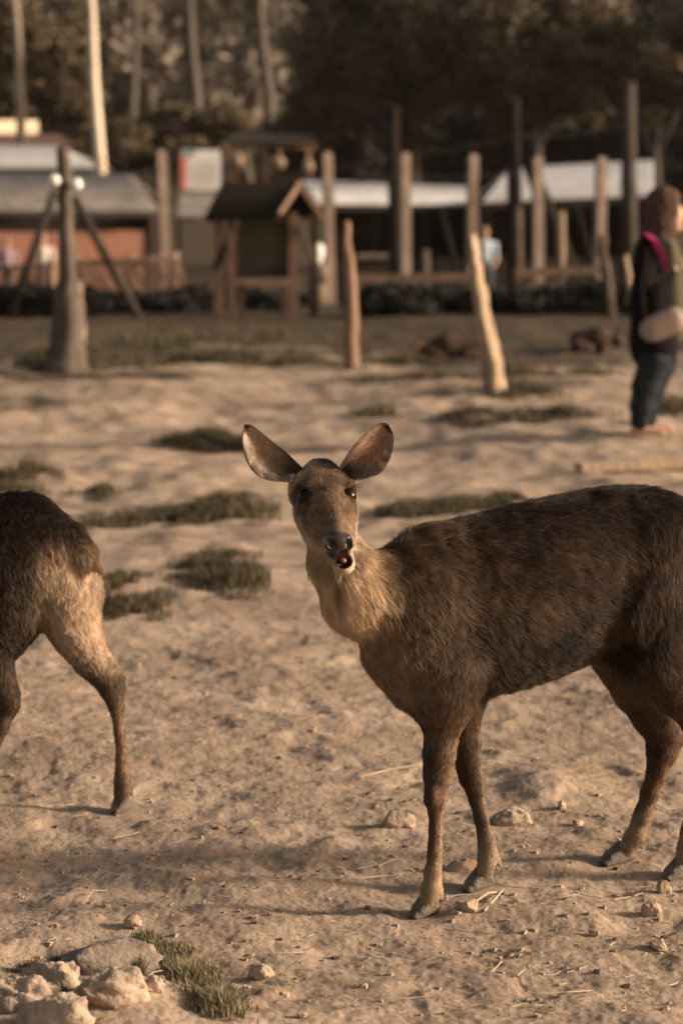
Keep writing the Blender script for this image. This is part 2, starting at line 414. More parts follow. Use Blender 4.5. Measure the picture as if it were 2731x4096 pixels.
def curves_obj(name, P, Cc, rad, mat, par):
    """P (n,k,3) strands, Cc (n,k,3) colours, rad (n,k)"""
    n, k, _ = P.shape
    c = bpy.data.hair_curves.new(name); c.add_curves([k] * n)
    c.attributes['position'].data.foreach_set('vector', P.astype(np.float32).ravel())
    a = c.attributes.get('radius') or c.attributes.new('radius', 'FLOAT', 'POINT'); a.data.foreach_set('value', rad.astype(np.float32).ravel())
    a = c.attributes.new('coat', 'FLOAT_COLOR', 'POINT'); q = np.concatenate([Cc, np.ones((n, k, 1))], 2)
    a.data.foreach_set('color', q.astype(np.float32).ravel())
    c.materials.append(mat)
    o = bpy.data.objects.new(name, c); COL.objects.link(o); parent(o, par); o['kind'] = 'stuff'
    return o
def grow_fur(V, Q, fl, hr, cl, n, clump=.35, lift=.35, weight=None, thick=.00028, tipvar=.35):
    """strands combed along fl, length hr, colour cl (all per vertex)"""
    N = vert_normals(V, Q); T, bc = sample_surface(V, Q, n, weight)
    I = lambda A: (A[T] * (bc[:, :, None] if A.ndim == 2 else bc)).sum(1)
    P, Nn, F_, H, C = I(V), I(N), I(fl), I(hr), I(cl)
    Nn /= np.linalg.norm(Nn, axis=1, keepdims=True) + 1e-9
    nv = np.stack([noise3(P, 34, 21), noise3(P, 34, 22), noise3(P, 34, 23)], 1); nw = np.stack([noise3(P, 75, 24), noise3(P, 75, 25), noise3(P, 75, 26)], 1)
    lo = np.stack([noise3(P, 9, 27), noise3(P, 9, 28), noise3(P, 9, 29)], 1)
    F_ = F_ + lo * .30 + nv * clump * .7 + nw * clump * .7 + rng.normal(size=F_.shape) * .13
    F_ -= Nn * (F_ * Nn).sum(1, keepdims=True); F_ /= np.linalg.norm(F_, axis=1, keepdims=True) + 1e-9
    lf = lift * (1 + .7 * noise3(P, 45, 30) + .3 * rng.normal(size=len(P)))[:, None]; lf = np.clip(lf, .05, 1.2)
    Ln = H * (1 + .3 * noise3(P, 28, 31) + .22 * rng.normal(size=len(P))); gd = rng.random(len(P)) < .12; Ln = np.clip(Ln * np.where(gd, 1.3, 1), .0015, None)[:, None]
    d0 = F_ + Nn * lf * 1.6; d0 /= np.linalg.norm(d0, axis=1, keepdims=True)
    d1 = F_ + Nn * lf * .35; d1 /= np.linalg.norm(d1, axis=1, keepdims=True)
    P0 = P - Nn * .001; P1 = P0 + d0 * Ln * .35; P2 = P1 + (d0 + d1) * .5 * Ln * .35; P3 = P2 + d1 * Ln * .3 - np.array([0, 0, .04]) * Ln
    S = np.stack([P0, P1, P2, P3], 1)
    v = ((1 + tipvar * rng.normal(size=(len(P), 1))) * (1 + .75 * noise3(P * np.array([1, 1, 1.5]), 42, 33) + .5 * noise3(P, 105, 34))[:, None]).clip(.25, 2.2)
    pale = gd[:, None] * 1.1                        # a few sun-bleached guard hairs
    gold = np.array([.54, .365, .21]); lum = C.mean(1, keepdims=True)
    pl = lum.clip(0, .4) / .4; v = v * (1 - .55 * pl) + .55 * pl; c0 = C * (.6 + .3 * pl); c1 = C * v; c2 = c1 + (gold * (lum * 4.2).clip(0, .8) - c1) * np.where(pale > 0, .85, .12) * (1 - .8 * pl)
    Cc = np.stack([c0, c1, c2, c2], 1).clip(0, .9)
    rd = np.stack([np.full(len(P), thick), np.full(len(P), thick), np.full(len(P), thick * .8), np.full(len(P), thick * .2)], 1)
    return S, Cc, rd * np.where(gd, 1.35, 1)[:, None]

def coat_mat(name, rough=.8):
    m, N, L, b = new_mat(name); a = N.new('ShaderNodeAttribute'); a.attribute_name = 'coat'
    L.new(a.outputs['Color'], b.inputs['Base Color']); b.inputs['Roughness'].default_value = rough; b.inputs['Specular IOR Level'].default_value = .2
    return m
def hair_mat(name):
    m, N, L, b = new_mat(name); a = N.new('ShaderNodeAttribute'); a.attribute_name = 'coat'
    L.new(a.outputs['Color'], b.inputs['Base Color']); b.inputs['Roughness'].default_value = .55; b.inputs['Specular IOR Level'].default_value = .06
    h = N.new('ShaderNodeBsdfHairPrincipled'); h.parametrization = 'COLOR'
    g = N.new('ShaderNodeGamma'); g.inputs['Gamma'].default_value = 1.5; L.new(a.outputs['Color'], g.inputs['Color'])
    L.new(g.outputs['Color'], h.inputs['Color']); h.inputs['Roughness'].default_value = .35; h.inputs['Radial Roughness'].default_value = .5
    mx = N.new('ShaderNodeMixShader'); mx.inputs['Fac'].default_value = .14
    L.new(b.outputs['BSDF'], mx.inputs[1]); L.new(h.outputs['BSDF'], mx.inputs[2])
    L.new(mx.outputs['Shader'], N['Material Output'].inputs['Surface'])
    return m
COAT = coat_mat('coat_skin'); FUR = hair_mat('coat_fur'); WET = coat_mat('wet_nose', .28)
# ------------------------------------------------------------------ the doe that looks at the camera
DARK, SIDE, LEG, PALE, FACE = (.030, .017, .010), (.050, .029, .017), (.170, .097, .055), (.42, .285, .175), (.205, .122, .070)
HORN = noise_mat('hoof_horn', (.075, .061, .048), (.165, .135, .106), 60, .8, .4, 160, spec=.12)
EYE, _n, _l, _b = new_mat('dark_eye'); _b.inputs['Base Color'].default_value = (.006, .004, .003, 1); _b.inputs['Roughness'].default_value = .06; _b.inputs['Specular IOR Level'].default_value = .16
PINK = noise_mat('tongue_flesh', (.11, .050, .040), (.17, .085, .066), 90, .35, .2, 200, spec=.5)

def hoof(par, toe, heel, h=.041, w=.0225, up=None):
    """two claws side by side, flat soles; toe and heel are ground points"""
    toe = np.asarray(toe, float); heel = np.asarray(heel, float); f = toe - heel; ln = np.linalg.norm(f[:2]); f = f / np.linalg.norm(f)
    l = np.cross(f, [0, 0, 1]); l /= np.linalg.norm(l); z = np.array([0, 0, 1.])
    b = Body()
    for s_ in (-1, 1):
        o = l * s_ * w * .52
        b.cone(heel + o * 1.05 + z * h * .46, w * .62, toe + o * .66 - f * w * .40 + z * h * .20, w * .38, k=.004, sq=(l, .92))
        b.cone(heel + o * 1.0 + z * h * .86 + f * .006, w * .60, toe + o * .80 - f * w * 1.0 + z * h * .44, w * .44, k=.004)
    V, Q = b.mesh(.0028)
    g = min(toe[2], heel[2]) - .002; V[:, 2] = np.maximum(V[:, 2], g)
    return mesh_obj('hoof', V, Q, HORN, par, True)
def dewclaw(b, p, d, r=.0095, L_=.028):
    p = np.asarray(p); b.cone(p, r, p + np.asarray(d) / np.linalg.norm(d) * L_, r * .45, k=.006, hair=.003, col=(.06, .048, .038))

A0 = np.array([.237, 5.14, 0]); AX = np.array([.8706, .492, 0]); LAT = np.array([-.492, .8706, 0])
def on_axis(px, py):
    d = ray(px, py); t = (LAT @ (A0 - [0, 0, CAM_H])) / (LAT @ d); p = np.array([0, 0, CAM_H]) + d * t
    return float((p - A0) @ AX), p[2]

def ear(par, base, tip, wid, normal, across_bias, cup, name='ear', n_v=22, n_u=15, curl=0.0, tipround=.5, asym=0.0, inner=(.52, .40, .31)):
    """cupped leaf-shaped ear with thickness; inner side towards normal"""
    base = np.asarray(base, float); tip = np.asarray(tip, float); ax = tip - base; L_ = np.linalg.norm(ax); ax = ax / L_
    nrm = np.asarray(normal, float); nrm = nrm - ax * (nrm @ ax); nrm /= np.linalg.norm(nrm); ac = np.cross(ax, nrm)
    V = []; C = []; FLW = []; HR = []
    for side in (0, 1):
        for i in range(n_v):
            v = i / (n_v - 1)
            w = wid * (math.sin(math.pi * min(1, (v * .90 + .10)) ** .86) ** tipround) * (0.74 + .26 * float(sstep(-.05, .42, v))) if v < .999 else wid * .04
            for j in range(n_u):
                u = -1 + 2 * j / (n_u - 1)
                dep = cup * (1 - abs(u) ** 2.2) * (1 - .55 * v) * (1.25 - .4 * v)
                roll = math.sin((1 - v) * 1.3) * .010 * (abs(u) ** 3) * (1 if v < .5 else .4)
                p = base + ax * (v * L_) + ac * (u * w * (1 + asym * u) + across_bias * math.sin(math.pi * v)) - nrm * (dep + curl * v * v - roll)
                if side: p = p - nrm * (.0035 * (1 - abs(u) ** 6) + .0006)
                V.append(p)
                if side == 0:
                    k = (1 - abs(u)) * (1 - v)
                    c = np.array(inner) * (.55 + .45 * abs(u)) * (.6 + .4 * v) + np.array([.06, -.004, -.012]) * math.exp(-((v - .55) / .25) ** 2 - (u / .5) ** 2)
                    c = c * (1 - .75 * math.exp(-((v - .03) / .18) ** 2))
                    if abs(u) > .88 or v > .95: c = np.array([.045, .030, .022])
                    FLW.append(ax * .8 - ac * u * .9); HR.append(.019 * (1 - v) ** .5 * (.35 + .65 * abs(u)) + .003)
                else:
                    c = np.array(FACE) * (.95 - .25 * v); FLW.append(ax); HR.append(.006)
                C.append(np.clip(c, .004, 1))
    V = np.array(V); q = []
    m = n_v * n_u
    for i in range(n_v - 1):
        for j in range(n_u - 1):
            a = i * n_u + j; q.append((a, a + 1, a + n_u + 1, a + n_u)); q.append((m + a, m + a + n_u, m + a + n_u + 1, m + a + 1))
        for j in (0, n_u - 1):
            a = i * n_u + j; f = (a, a + n_u, m + a + n_u, m + a); q.append(f if j == 0 else f[::-1])
    for j in range(n_u - 1):
        a = (n_v - 1) * n_u + j; q.append((a, a + 1, m + a + 1, m + a))
    Q = np.array(q)
    nn = np.cross(V[1] - V[0], V[n_u] - V[0])
    if nn @ nrm < 0: Q = Q[:, ::-1]
    o = mesh_obj(name, V, Q, COAT, par, True); vcol(o, C)
    return o, V, Q, np.array(FLW), np.array(HR), np.array(C)

def build_doe():
    root = empty('deer', (*HOOF_XY[0], 0))
    tag(root, 'brown doe standing side-on with head turned, ears up and mouth open', 'deer')
    b = Body()
    st = []
    for px, top, bot, hw in [(1625, 2150, 2740, .080), (1700, 2117, 2775, .102), (1800, 2090, 2782, .122), (1920, 2066, 2778, .132), (2050, 2032, 2750, .138), (2200, 1998, 2700, .138),
                             (2350, 1966, 2632, .128), (2480, 1952, 2580, .122), (2600, 1962, 2545, .120), (2720, 2000, 2520, .108), (2820, 2070, 2490, .085), (2890, 2160, 2440, .05)]:
        s0, zt = on_axis(px, top); _, zb = on_axis(px, bot); st.append((s0, 0, zt, zb, hw))
    b.loft(A0, AX, st, LAT, k=.05, hair=.021, col=SIDE)
    # shoulder blade, upper arm, breast
    b.cone(at(1735, 2230, 5.085), .050, at(1668, 2560, 5.045), .066, k=.05, hair=.019, col=SIDE, flow=AX * .5 + np.array([0, 0, -.7]))
    b.cone(at(1668, 2560, 5.045), .060, at(1785, 2715, 5.06), .054, k=.05, hair=.016, col=SIDE, flow=AX * .6 + np.array([0, 0, -.8]))
    b.cone(at(1690, 2290, 5.19), .05, at(1660, 2560, 5.19), .062, k=.05, hair=.018, col=SIDE, flow=(0, 0, -1))
    b.cone(at(1640, 2440, 5.09), .112, at(1600, 2590, 5.085), .072, k=.06, hair=.02, col=(.15, .10, .066), flow=(.25, 0, -1))
    b.cone(at(1605, 2600, 5.08), .064, at(1665, 2742, 5.11), .052, k=.05, hair=.018, col=(.17, .118, .08), flow=(.35, .1, -.9))
    # neck
    nk = dict(k=.045, hair=.022, col=(.19, .115, .068))
    b.cone(at(1640, 2410, 5.085), .112, at(1455, 2375, 5.035), .079, flow=(.55, .3, -.75), **nk)
    b.cone(at(1455, 2375, 5.035), .079, at(1352, 2245, 5.005), .053, flow=(.35, .2, -.9), **nk)
    b.cone(at(1352, 2245, 5.005), .051, at(1318, 2105, 5.0), .047, flow=(.15, .1, -1), k=.035, hair=.017, col=(.21, .13, .08))
    # front legs
    lg = dict(k=.014, hair=.0095, col=LEG)
    def leg(pts, **kw):
        q = [(at(x, y, Y), r) for x, y, Y, r in pts]; b.chain(q, **kw); return q
    leg([(1792, 2690, 5.06, .057), (1776, 2790, 5.055, .050), (1772, 2860, 5.05, .042)], k=.05, hair=.013, col=(.125, .079, .050))
    leg([(1772, 2855, 5.05, .042), (1757, 3020, 5.045, .0315), (1749, 3105, 5.04, .027), (1741, 3190, 5.035, .0222)], **lg)
    leg([(1741, 3190, 5.035, .0222), (1741, 3248, 5.037, .0150), (1740, 3325, 5.04, .0132), (1736, 3410, 5.04, .0145), (1728, 3490, 5.04, .0165), (1723, 3555, 5.045, .0205), (1714, 3600, 5.045, .0180), (1708, 3622, 5.042, .0168)], k=.010, hair=.006, col=LEG)
    b.cone(at(1726, 3160, 5.02), .014, at(1728, 3205, 5.02), .013, k=.012, hair=.006, col=LEG)
    b.cone(at(1756, 3300, 5.055), .0075, at(1750, 3540, 5.06), .0095, k=.01, hair=.006, col=(.25, .16, .10))
    leg([(1800, 2700, 5.19, .055), (1838, 2830, 5.20, .047)], k=.05, hair=.013, col=(.125, .079, .050))
    leg([(1838, 2830, 5.20, .044), (1862, 2960, 5.215, .031), (1872, 3050, 5.22, .0255), (1883, 3110, 5.225, .0232), (1898, 3160, 5.23, .0185)], **lg)
    leg([(1898, 3160, 5.23, .0185), (1906, 3205, 5.235, .0155), (1924, 3280, 5.24, .0150), (1944, 3364, 5.25, .0180), (1950, 3415, 5.255, .0212), (1946, 3452, 5.25, .0185), (1940, 3485, 5.248, .0165), (1934, 3502, 5.246, .0158)], k=.010, hair=.006, col=(.145, .09, .056))
    # hind quarters: thigh, second thigh, hock, cannon
    th = dict(k=.06, hair=.019, col=SIDE)
    leg([(2600, 2200, 5.345, .105), (2570, 2440, 5.315, .095), (2600, 2590, 5.31, .072)], **th)
    leg([(2600, 2590, 5.31, .072), (2715, 2760, 5.33, .052)], k=.045, hair=.017, col=(.105, .067, .043))
    leg([(2715, 2760, 5.33, .050), (2800, 2885, 5.36, .036), (2832, 2945, 5.375, .027)], k=.03, hair=.012, col=LEG)
    b.cone(at(2800, 2800, 5.38), .020, at(2862, 2940, 5.39), .0165, k=.03, hair=.012, col=LEG)
    leg([(2832, 2945, 5.375, .026), (2812, 3040, 5.365, .0195), (2780, 3200, 5.35, .0185), (2756, 3330, 5.345, .019), (2745, 3395, 5.345, .021), (2737, 3436, 5.342, .0172), (2730, 3458, 5.34, .0162)], k=.012, hair=.0075, col=LEG)
    leg([(2560, 2300, 5.43, .095), (2500, 2560, 5.44, .074), (2520, 2640, 5.445, .062)], **th)
    leg([(2470, 2590, 5.44, .055), (2548, 2750, 5.45, .050), (2608, 2855, 5.455, .043)], k=.03, hair=.016, col=(.22, .142, .093))
    leg([(2608, 2855, 5.455, .043), (2650, 2940, 5.46, .0335), (2642, 3010, 5.46, .027), (2625, 3085, 5.46, .0215)], k=.025, hair=.011, col=LEG)
    b.cone(at(2660, 2830, 5.465), .022, at(2698, 2930, 5.47), .0165, k=.03, hair=.011, col=LEG)
    b.cone(at(2698, 2930, 5.47), .0165, at(2672, 3010, 5.468), .014, k=.025, hair=.01, col=LEG)
    leg([(2625, 3085, 5.46, .0212), (2598, 3170, 5.46, .0195), (2567, 3265, 5.46, .0195), (2540, 3345, 5.46, .0218), (2512, 3384, 5.459, .0175), (2500, 3408, 5.460, .0162)], k=.012, hair=.0075, col=LEG)
    # tail
    b.cone(at(2870, 2150, 5.56), .03, at(2925, 2330, 5.60), .014, k=.02, hair=.03, col=DARK)
    for p, d in [((1757, 3560, 5.055), (.2, .2, -1)), ((1738, 3562, 5.075), (.1, .3, -1)), ((1984, 3432, 5.262), (.5, .2, -1)), ((1972, 3436, 5.285), (.4, .4, -1)),
                 ((2558, 3352, 5.465), (.25, .1, -1)), ((2552, 3352, 5.49), (.25, .2, -1)), ((2770, 3405, 5.35), (.3, .1, -1))]:
        dewclaw(b, at(*p), d)
    # head
    E = at(1320, 1968, 4.93); NO = at(1362, 2152, 4.828)
    n = (NO - E) / np.linalg.norm(NO - E); r0 = np.array([math.cos(R(16)), math.sin(R(16)), .095]); r = r0 - n * (n @ r0); r /= np.linalg.norm(r); w = np.cross(n, r)
    H = lambda i, j, k: E + r * i + n * j + w * k
    M = np.array([r, n, w])
    hd = dict(hair=.0060, col=FACE, flow=-n * .8 + w * .1)
    b.ell(H(0, -.058, -.062), (.057, .066, .054), M, k=.02, **{**hd, 'hair': .010})
    b.cone(H(0, -.100, -.050), .034, H(0, -.010, -.042), .038, k=.02, **{**hd, 'hair': .009})
    for s_ in (-1, 1):
        b.cone(H(.034 * s_, -.096, -.070), .024, H(.043 * s_, -.045, -.055), .023, k=.022, **{**hd, 'hair': .009})   # side of the crown
        b.cone(H(.022 * s_, -.044, -.026), .022, H(.0435 * s_, -.036, -.028), .0185, k=.014, **hd)        # brow
        b.cone(H(.030 * s_, .000, -.066), .032, H(.018 * s_, .070, -.058), .026, k=.022, **hd)            # cheek
        b.cone(H(.0395 * s_, .004, -.034), .0160, H(.024 * s_, .050, -.032), .014, k=.012, **hd)          # cheekbone under the eye
        b.cone(H(.028 * s_, -.02, -.092), .032, H(.018 * s_, .050, -.094), .022, k=.025, **{**hd, 'col': (.20, .125, .076)})   # jaw angle
        b.ell(H(.0570 * s_, -.018, -.023), (.0165, .0195, .0165), M, k=.004, sub=True, **hd)              # eye socket
        b.ell(H(.045 * s_, .012, -.016), (.0042, .014, .005), M, k=.006, sub=True, **hd)                 # tear groove
    b.cone(H(0, -.010, -.026), .026, H(0, .104, -.019), .0160, k=.014, **hd)                                # nose bridge
    b.cone(H(0, .020, -.050), .038, H(0, .106, -.038), .0250, k=.02, **hd)                                # muzzle
    nz_ = dict(hair=.0012, col=(.050, .038, .032), flow=-n)
    b.ell(H(0, .122, -.029), (.0285, .0165, .0225), M, k=.008, **nz_)                                     # nose pad
    for s_ in (-1, 1):
        b.ell(H(.0205 * s_, .121, -.024), (.0115, .0175, .0150), M, k=.006, **nz_)                        # nostril wing
    for s_ in (-1, 1):
        b.ell(H(.0170 * s_, .1345, -.0150), (.0072, .0100, .0100), M, k=.003, sub=True)
        b.ell(H(.0235 * s_, .1290, -.0110), (.0045, .0080, .0075), M, k=.003, sub=True)
    b.ell(H(0, .140, -.040), (.0014, .008, .010), M, k=.004, sub=True)
    # ear stalks
    b.cone(H(-.040, -.066, -.072), .024, at(1180, 1900, 5.02), .010, k=.02, hair=.008, col=FACE)
    b.cone(H(.040, -.066, -.074), .024, at(1396, 1890, 5.045), .010, k=.02, hair=.008, col=FACE)
    # dropped lower jaw with open mouth
    J1 = at(1352, 2180, 4.91); J2 = at(1375, 2254, 4.866)
    jd = (J2 - J1) / np.linalg.norm(J2 - J1)
    b.cone(H(0, .02, -.100), .034, J1, .0245, k=.025, hair=.006, col=(.28, .19, .125), flow=-n)
    b.cone(J1, .0245, J2, .0230, k=.012, hair=.0035, col=(.52, .40, .30), flow=-jd)
    mo = at(1376, 2238, 4.847)
    b.ell(mo, (.0175, .021, .0150), np.array([r, np.cross(jd, r), jd]), k=.004, sub=True)
    b.ell(H(0, .124, -.062), (.0235, .016, .0150), M, k=.006, hair=.0012, col=(.045, .032, .026), flow=-n)
    b.ell(H(0, .118, -.052), (.0265, .020, .0185), M, k=.008, hair=.0025, col=(.09, .060, .043), flow=-n)   # upper lip, overhanging
    lo = at(960, 1680, 4.80); hi = at(1600, 2330, 5.06)
    V, Q = b.mesh(.0062, (np.array([min(lo[0], hi[0]) + .12, 4.78, .70]), np.array([at(1450, 2000, 5)[0], 5.0, 1.02]), .0027))
    fl, hr, cl = b.props(V)
    N = vert_normals(V, Q)
    loc = (V - E) @ M.T; i, j, k = loc.T
    head = sstep(.13, .10, np.linalg.norm(loc - np.array([0, .04, -.05]), axis=1))
    def blend(mask, c, a=1.0):
        nonlocal cl; m = (np.clip(mask, 0, 1) * a)[:, None]; cl = cl * (1 - m) + np.asarray(c) * m
    # ---- coat pattern
    s_ax = (V - A0) @ AX; u_ax = (V - A0) @ LAT
    body = 1 - head
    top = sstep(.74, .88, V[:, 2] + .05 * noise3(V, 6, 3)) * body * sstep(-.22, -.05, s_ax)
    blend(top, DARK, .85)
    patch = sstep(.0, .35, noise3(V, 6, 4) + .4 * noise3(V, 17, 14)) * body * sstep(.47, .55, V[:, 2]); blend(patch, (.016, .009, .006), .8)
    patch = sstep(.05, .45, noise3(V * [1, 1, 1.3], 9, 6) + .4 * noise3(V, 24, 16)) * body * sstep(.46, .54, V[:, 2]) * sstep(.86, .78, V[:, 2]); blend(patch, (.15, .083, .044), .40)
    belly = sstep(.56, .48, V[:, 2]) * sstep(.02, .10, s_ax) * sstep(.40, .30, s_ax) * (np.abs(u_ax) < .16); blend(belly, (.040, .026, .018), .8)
    # pale throat and breast facing forward
    fwd = sstep(.15, .75, -(N @ AX) * .7 - N[:, 1] * .55) * sstep(-.02, -.16, s_ax) * sstep(.50, .62, V[:, 2]) * body
    blend(fwd, (.46, .32, .20), .8)
    thr = sstep(.10, .04, np.abs(V[:, 0] - at(1330, 2400, 5.0)[0] - .02)) * sstep(.60, .70, V[:, 2]) * sstep(.90, .84, V[:, 2]) * body * sstep(-.1, -.5, N[:, 1]); blend(thr, (.55, .39, .25), .8)
    nb_ = np.exp(-((V - at(1435, 2400, 4.97)) ** 2 / np.array([.048, .10, .085]) ** 2).sum(1)) * body; blend(nb_, (.78, .56, .36), .95)  # pale neck hair, with its sunlit brightness painted into the colour
    sh_ = sstep(-.260, -.160, s_ax + .03 * noise3(V, 12, 19)) * sstep(.02, -.04, s_ax) * sstep(.50, .60, V[:, 2]) * body * sstep(.95, .55, -(N @ AX)); blend(sh_, (.075, .044, .026), .8)
    ch_ = sstep(.25, .8, -(N @ AX)) * sstep(.66, .60, V[:, 2]) * sstep(.46, .50, V[:, 2]) * sstep(-.05, -.15, s_ax) * body; blend(ch_, (.24, .165, .108), .7)
    br_ = np.exp(-((V - at(1610, 2740, 5.05)) ** 2 / np.array([.045, .06, .05]) ** 2).sum(1)) * body; blend(br_, (.34, .25, .18), .7)
    g0 = at(1348, 2330, 4.95); blend(np.exp(-((V[:, 0] - g0[0]) / .010) ** 2 - ((V[:, 2] - g0[2]) / .05) ** 2) * body * (N[:, 1] < 0), (.075, .05, .033), .8)
    inner = sstep(.0, .06, u_ax) * sstep(.35, .42, s_ax) * sstep(.42, .55, V[:, 2]) * sstep(.62, .54, V[:, 2]); blend(inner, (.27, .18, .125), .6)
    # legs: dusky front, lighter behind, sunlit contrast painted in; paler by the hooves
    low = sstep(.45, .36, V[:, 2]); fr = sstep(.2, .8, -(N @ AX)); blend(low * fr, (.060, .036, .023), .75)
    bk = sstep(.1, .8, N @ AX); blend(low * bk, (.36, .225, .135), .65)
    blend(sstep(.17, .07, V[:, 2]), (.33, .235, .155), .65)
    kn = at(1720, 3170, 5.03)[2]; blend(np.exp(-((V[:, 2] - kn) / .04) ** 2) * fr, (.05, .033, .023), .6)
    # ---- face pattern
    blend(head * sstep(-.078, -.100, j) * sstep(-.09, -.05, k), (.050, .033, .023), .85)
    blend(head * np.exp(-((np.abs(i) - .052) / .016) ** 2 - ((j + .018) / .022) ** 2) * (k > -.07), (.026, .016, .011), .9)
    blend(head * np.exp(-((np.abs(i) - .048) / .006) ** 2 - ((j - .012) / .017) ** 2) * (k > -.06), (.030, .020, .014), .7)
    blend(head * np.exp(-(i / .012) ** 2) * sstep(-.02, .04, j) * sstep(.13, .09, j) * (k > -.05), (.105, .068, .043), .6)
    blend(head * sstep(-.045, -.080, k), (.42, .31, .21), .75)
    nosem = sstep(1.25, 1.02, np.sqrt((i / .035) ** 2 + ((j - .127) / .025) ** 2 + ((k + .027) / .026) ** 2)); blend(nosem, (.050, .039, .034), .97)
    blend(np.exp(-((np.abs(i) - .0190) / .0068) ** 2 - ((k + .0155) / .010) ** 2 - ((j - .131) / .011) ** 2), (.012, .009, .008), .95)
    lipm = np.exp(-((np.sqrt((i / .034) ** 2 + ((k + .028) / .033) ** 2) - 1.0) / .12) ** 2) * sstep(.090, .106, j) * sstep(.145, .125, j); blend(lipm * head, (.34, .26, .20), .6)
    rel = (V - mo); q1 = rel @ r; q2 = rel @ np.cross(jd, r); q3 = rel @ jd
    cav = np.sqrt((q1 / .0178) ** 2 + (q2 / .0213) ** 2 + (q3 / .0153) ** 2)
    rim = np.exp(-((cav - 1.12) / .13) ** 2) * head; blend(rim, (.13, .105, .095), .85)
    blend(sstep(1.09, 1.0, cav), (.032, .011, .009), 1.0)
    hr = hr * (1 - .9 * nosem) * (1 - .9 * np.maximum(sstep(1.2, 1.02, cav), 0)) * (1 - .7 * rim)
    hr = np.where(head * np.exp(-((np.abs(i) - .053) / .014) ** 2 - ((j + .018) / .017) ** 2) * (k > -.07) > .55, .001, hr)
    lum_ = (cl.mean(1, keepdims=True) / .35).clip(0, 1); cl = cl * (.66 + .34 * lum_)
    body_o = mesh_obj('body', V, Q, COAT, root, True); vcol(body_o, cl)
    # glossy nose pad as material slot on the same mesh
    body_o.data.materials.append(WET)
    fm = (nosem[Q].mean(1) > .6) | (cav[Q].mean(1) < 1.05)
    body_o.data.polygons.foreach_set('material_index', fm.astype(np.int32))
    # eyes
    for s_ in (-1, 1):
        e = Body(); e.ell(H(.0412 * s_, -.018, -.0340), (.0205, .0205, .0205), M, k=.001)
        v, q = e.mesh(.0022); mesh_obj('eye', v, q, EYE, root, True)
    # tongue
    t = Body(); t.cone(mo - jd * .004 + np.array([-.004, .022, -.004]), .009, mo + jd * .006 + np.array([-.003, .012, .0]), .0070, k=.004, sq=(np.cross(jd, r), .6))
    v, q = t.mesh(.0022); mesh_obj('tongue', v, q, PINK, root, True)
    # ears
    S_, C_, R_ = [], [], []
    cdir = np.array([0, -1, .12])
    e1 = ear(root, at(1194, 1896, 4.972), at(984, 1700, 4.965), .038, cdir + np.array([.18, 0, .1]), -.014, .020, tipround=.52, asym=-.28)
    e2 = ear(root, at(1384, 1890, 5.000), at(1553, 1700, 5.030), .042, cdir + np.array([.30, 0, -.1]), .009, .022, tipround=.42, asym=.12, inner=(.36, .235, .17))
    for o, v, q, f_, h_, c_ in (e1, e2):
        for a, b_ in zip(grow_fur(v, q, f_, h_, c_, 4200, .25, .30, thick=.00022), (S_, C_, R_)): b_.append(a)
    # hooves
    for (tx, ty, Y), (hx, hy, Y2) in [((1640, 3688, 5.02), (1722, 3672, 5.055)), ((1855, 3566, 5.22), (1938, 3557, 5.262)), ((2404, 3466, 5.43), (2498, 3458, 5.475)), ((2652, 3518, 5.31), (2738, 3510, 5.355))]:
        a = at(tx, ty, Y); c = at(hx, hy, Y2); a[2] = gz1(a[0], a[1]) * .5; c[2] = a[2]
        hoof(root, a, c)
    # lashes and whiskers are part of the fur
    wt = 1 + 3.0 * head
    for a, b_ in zip(grow_fur(V, Q, fl, hr, cl, 330000, .42, .27, weight=wt, thick=.00025), (S_, C_, R_)): b_.append(a)
    nl = 26; sd = np.where(np.arange(nl) < nl // 2, -1, 1)
    p0 = np.array([H(.0585 * s_ , -.030 + rng.uniform(-.006, .006), -.026 + rng.uniform(-.006, .008)) for s_ in sd])
    dd = np.array([r * s_ * .9 + w * rng.uniform(.15, .6) + n * rng.uniform(-.5, .35) for s_ in sd]); ln = rng.uniform(.010, .018, (nl, 1))
    S_.append(np.stack([p0, p0 + dd * ln * .4, p0 + dd * ln * .75 + n * .001, p0 + dd * ln + n * .0035], 1)); C_.append(np.full((nl, 4, 3), .012)); R_.append(np.tile([.00022, .0002, .00014, .00004], (nl, 1)))
    f = curves_obj('fur', np.concatenate(S_), np.concatenate(C_), np.concatenate(R_), FUR, root)
    return root
build_doe()
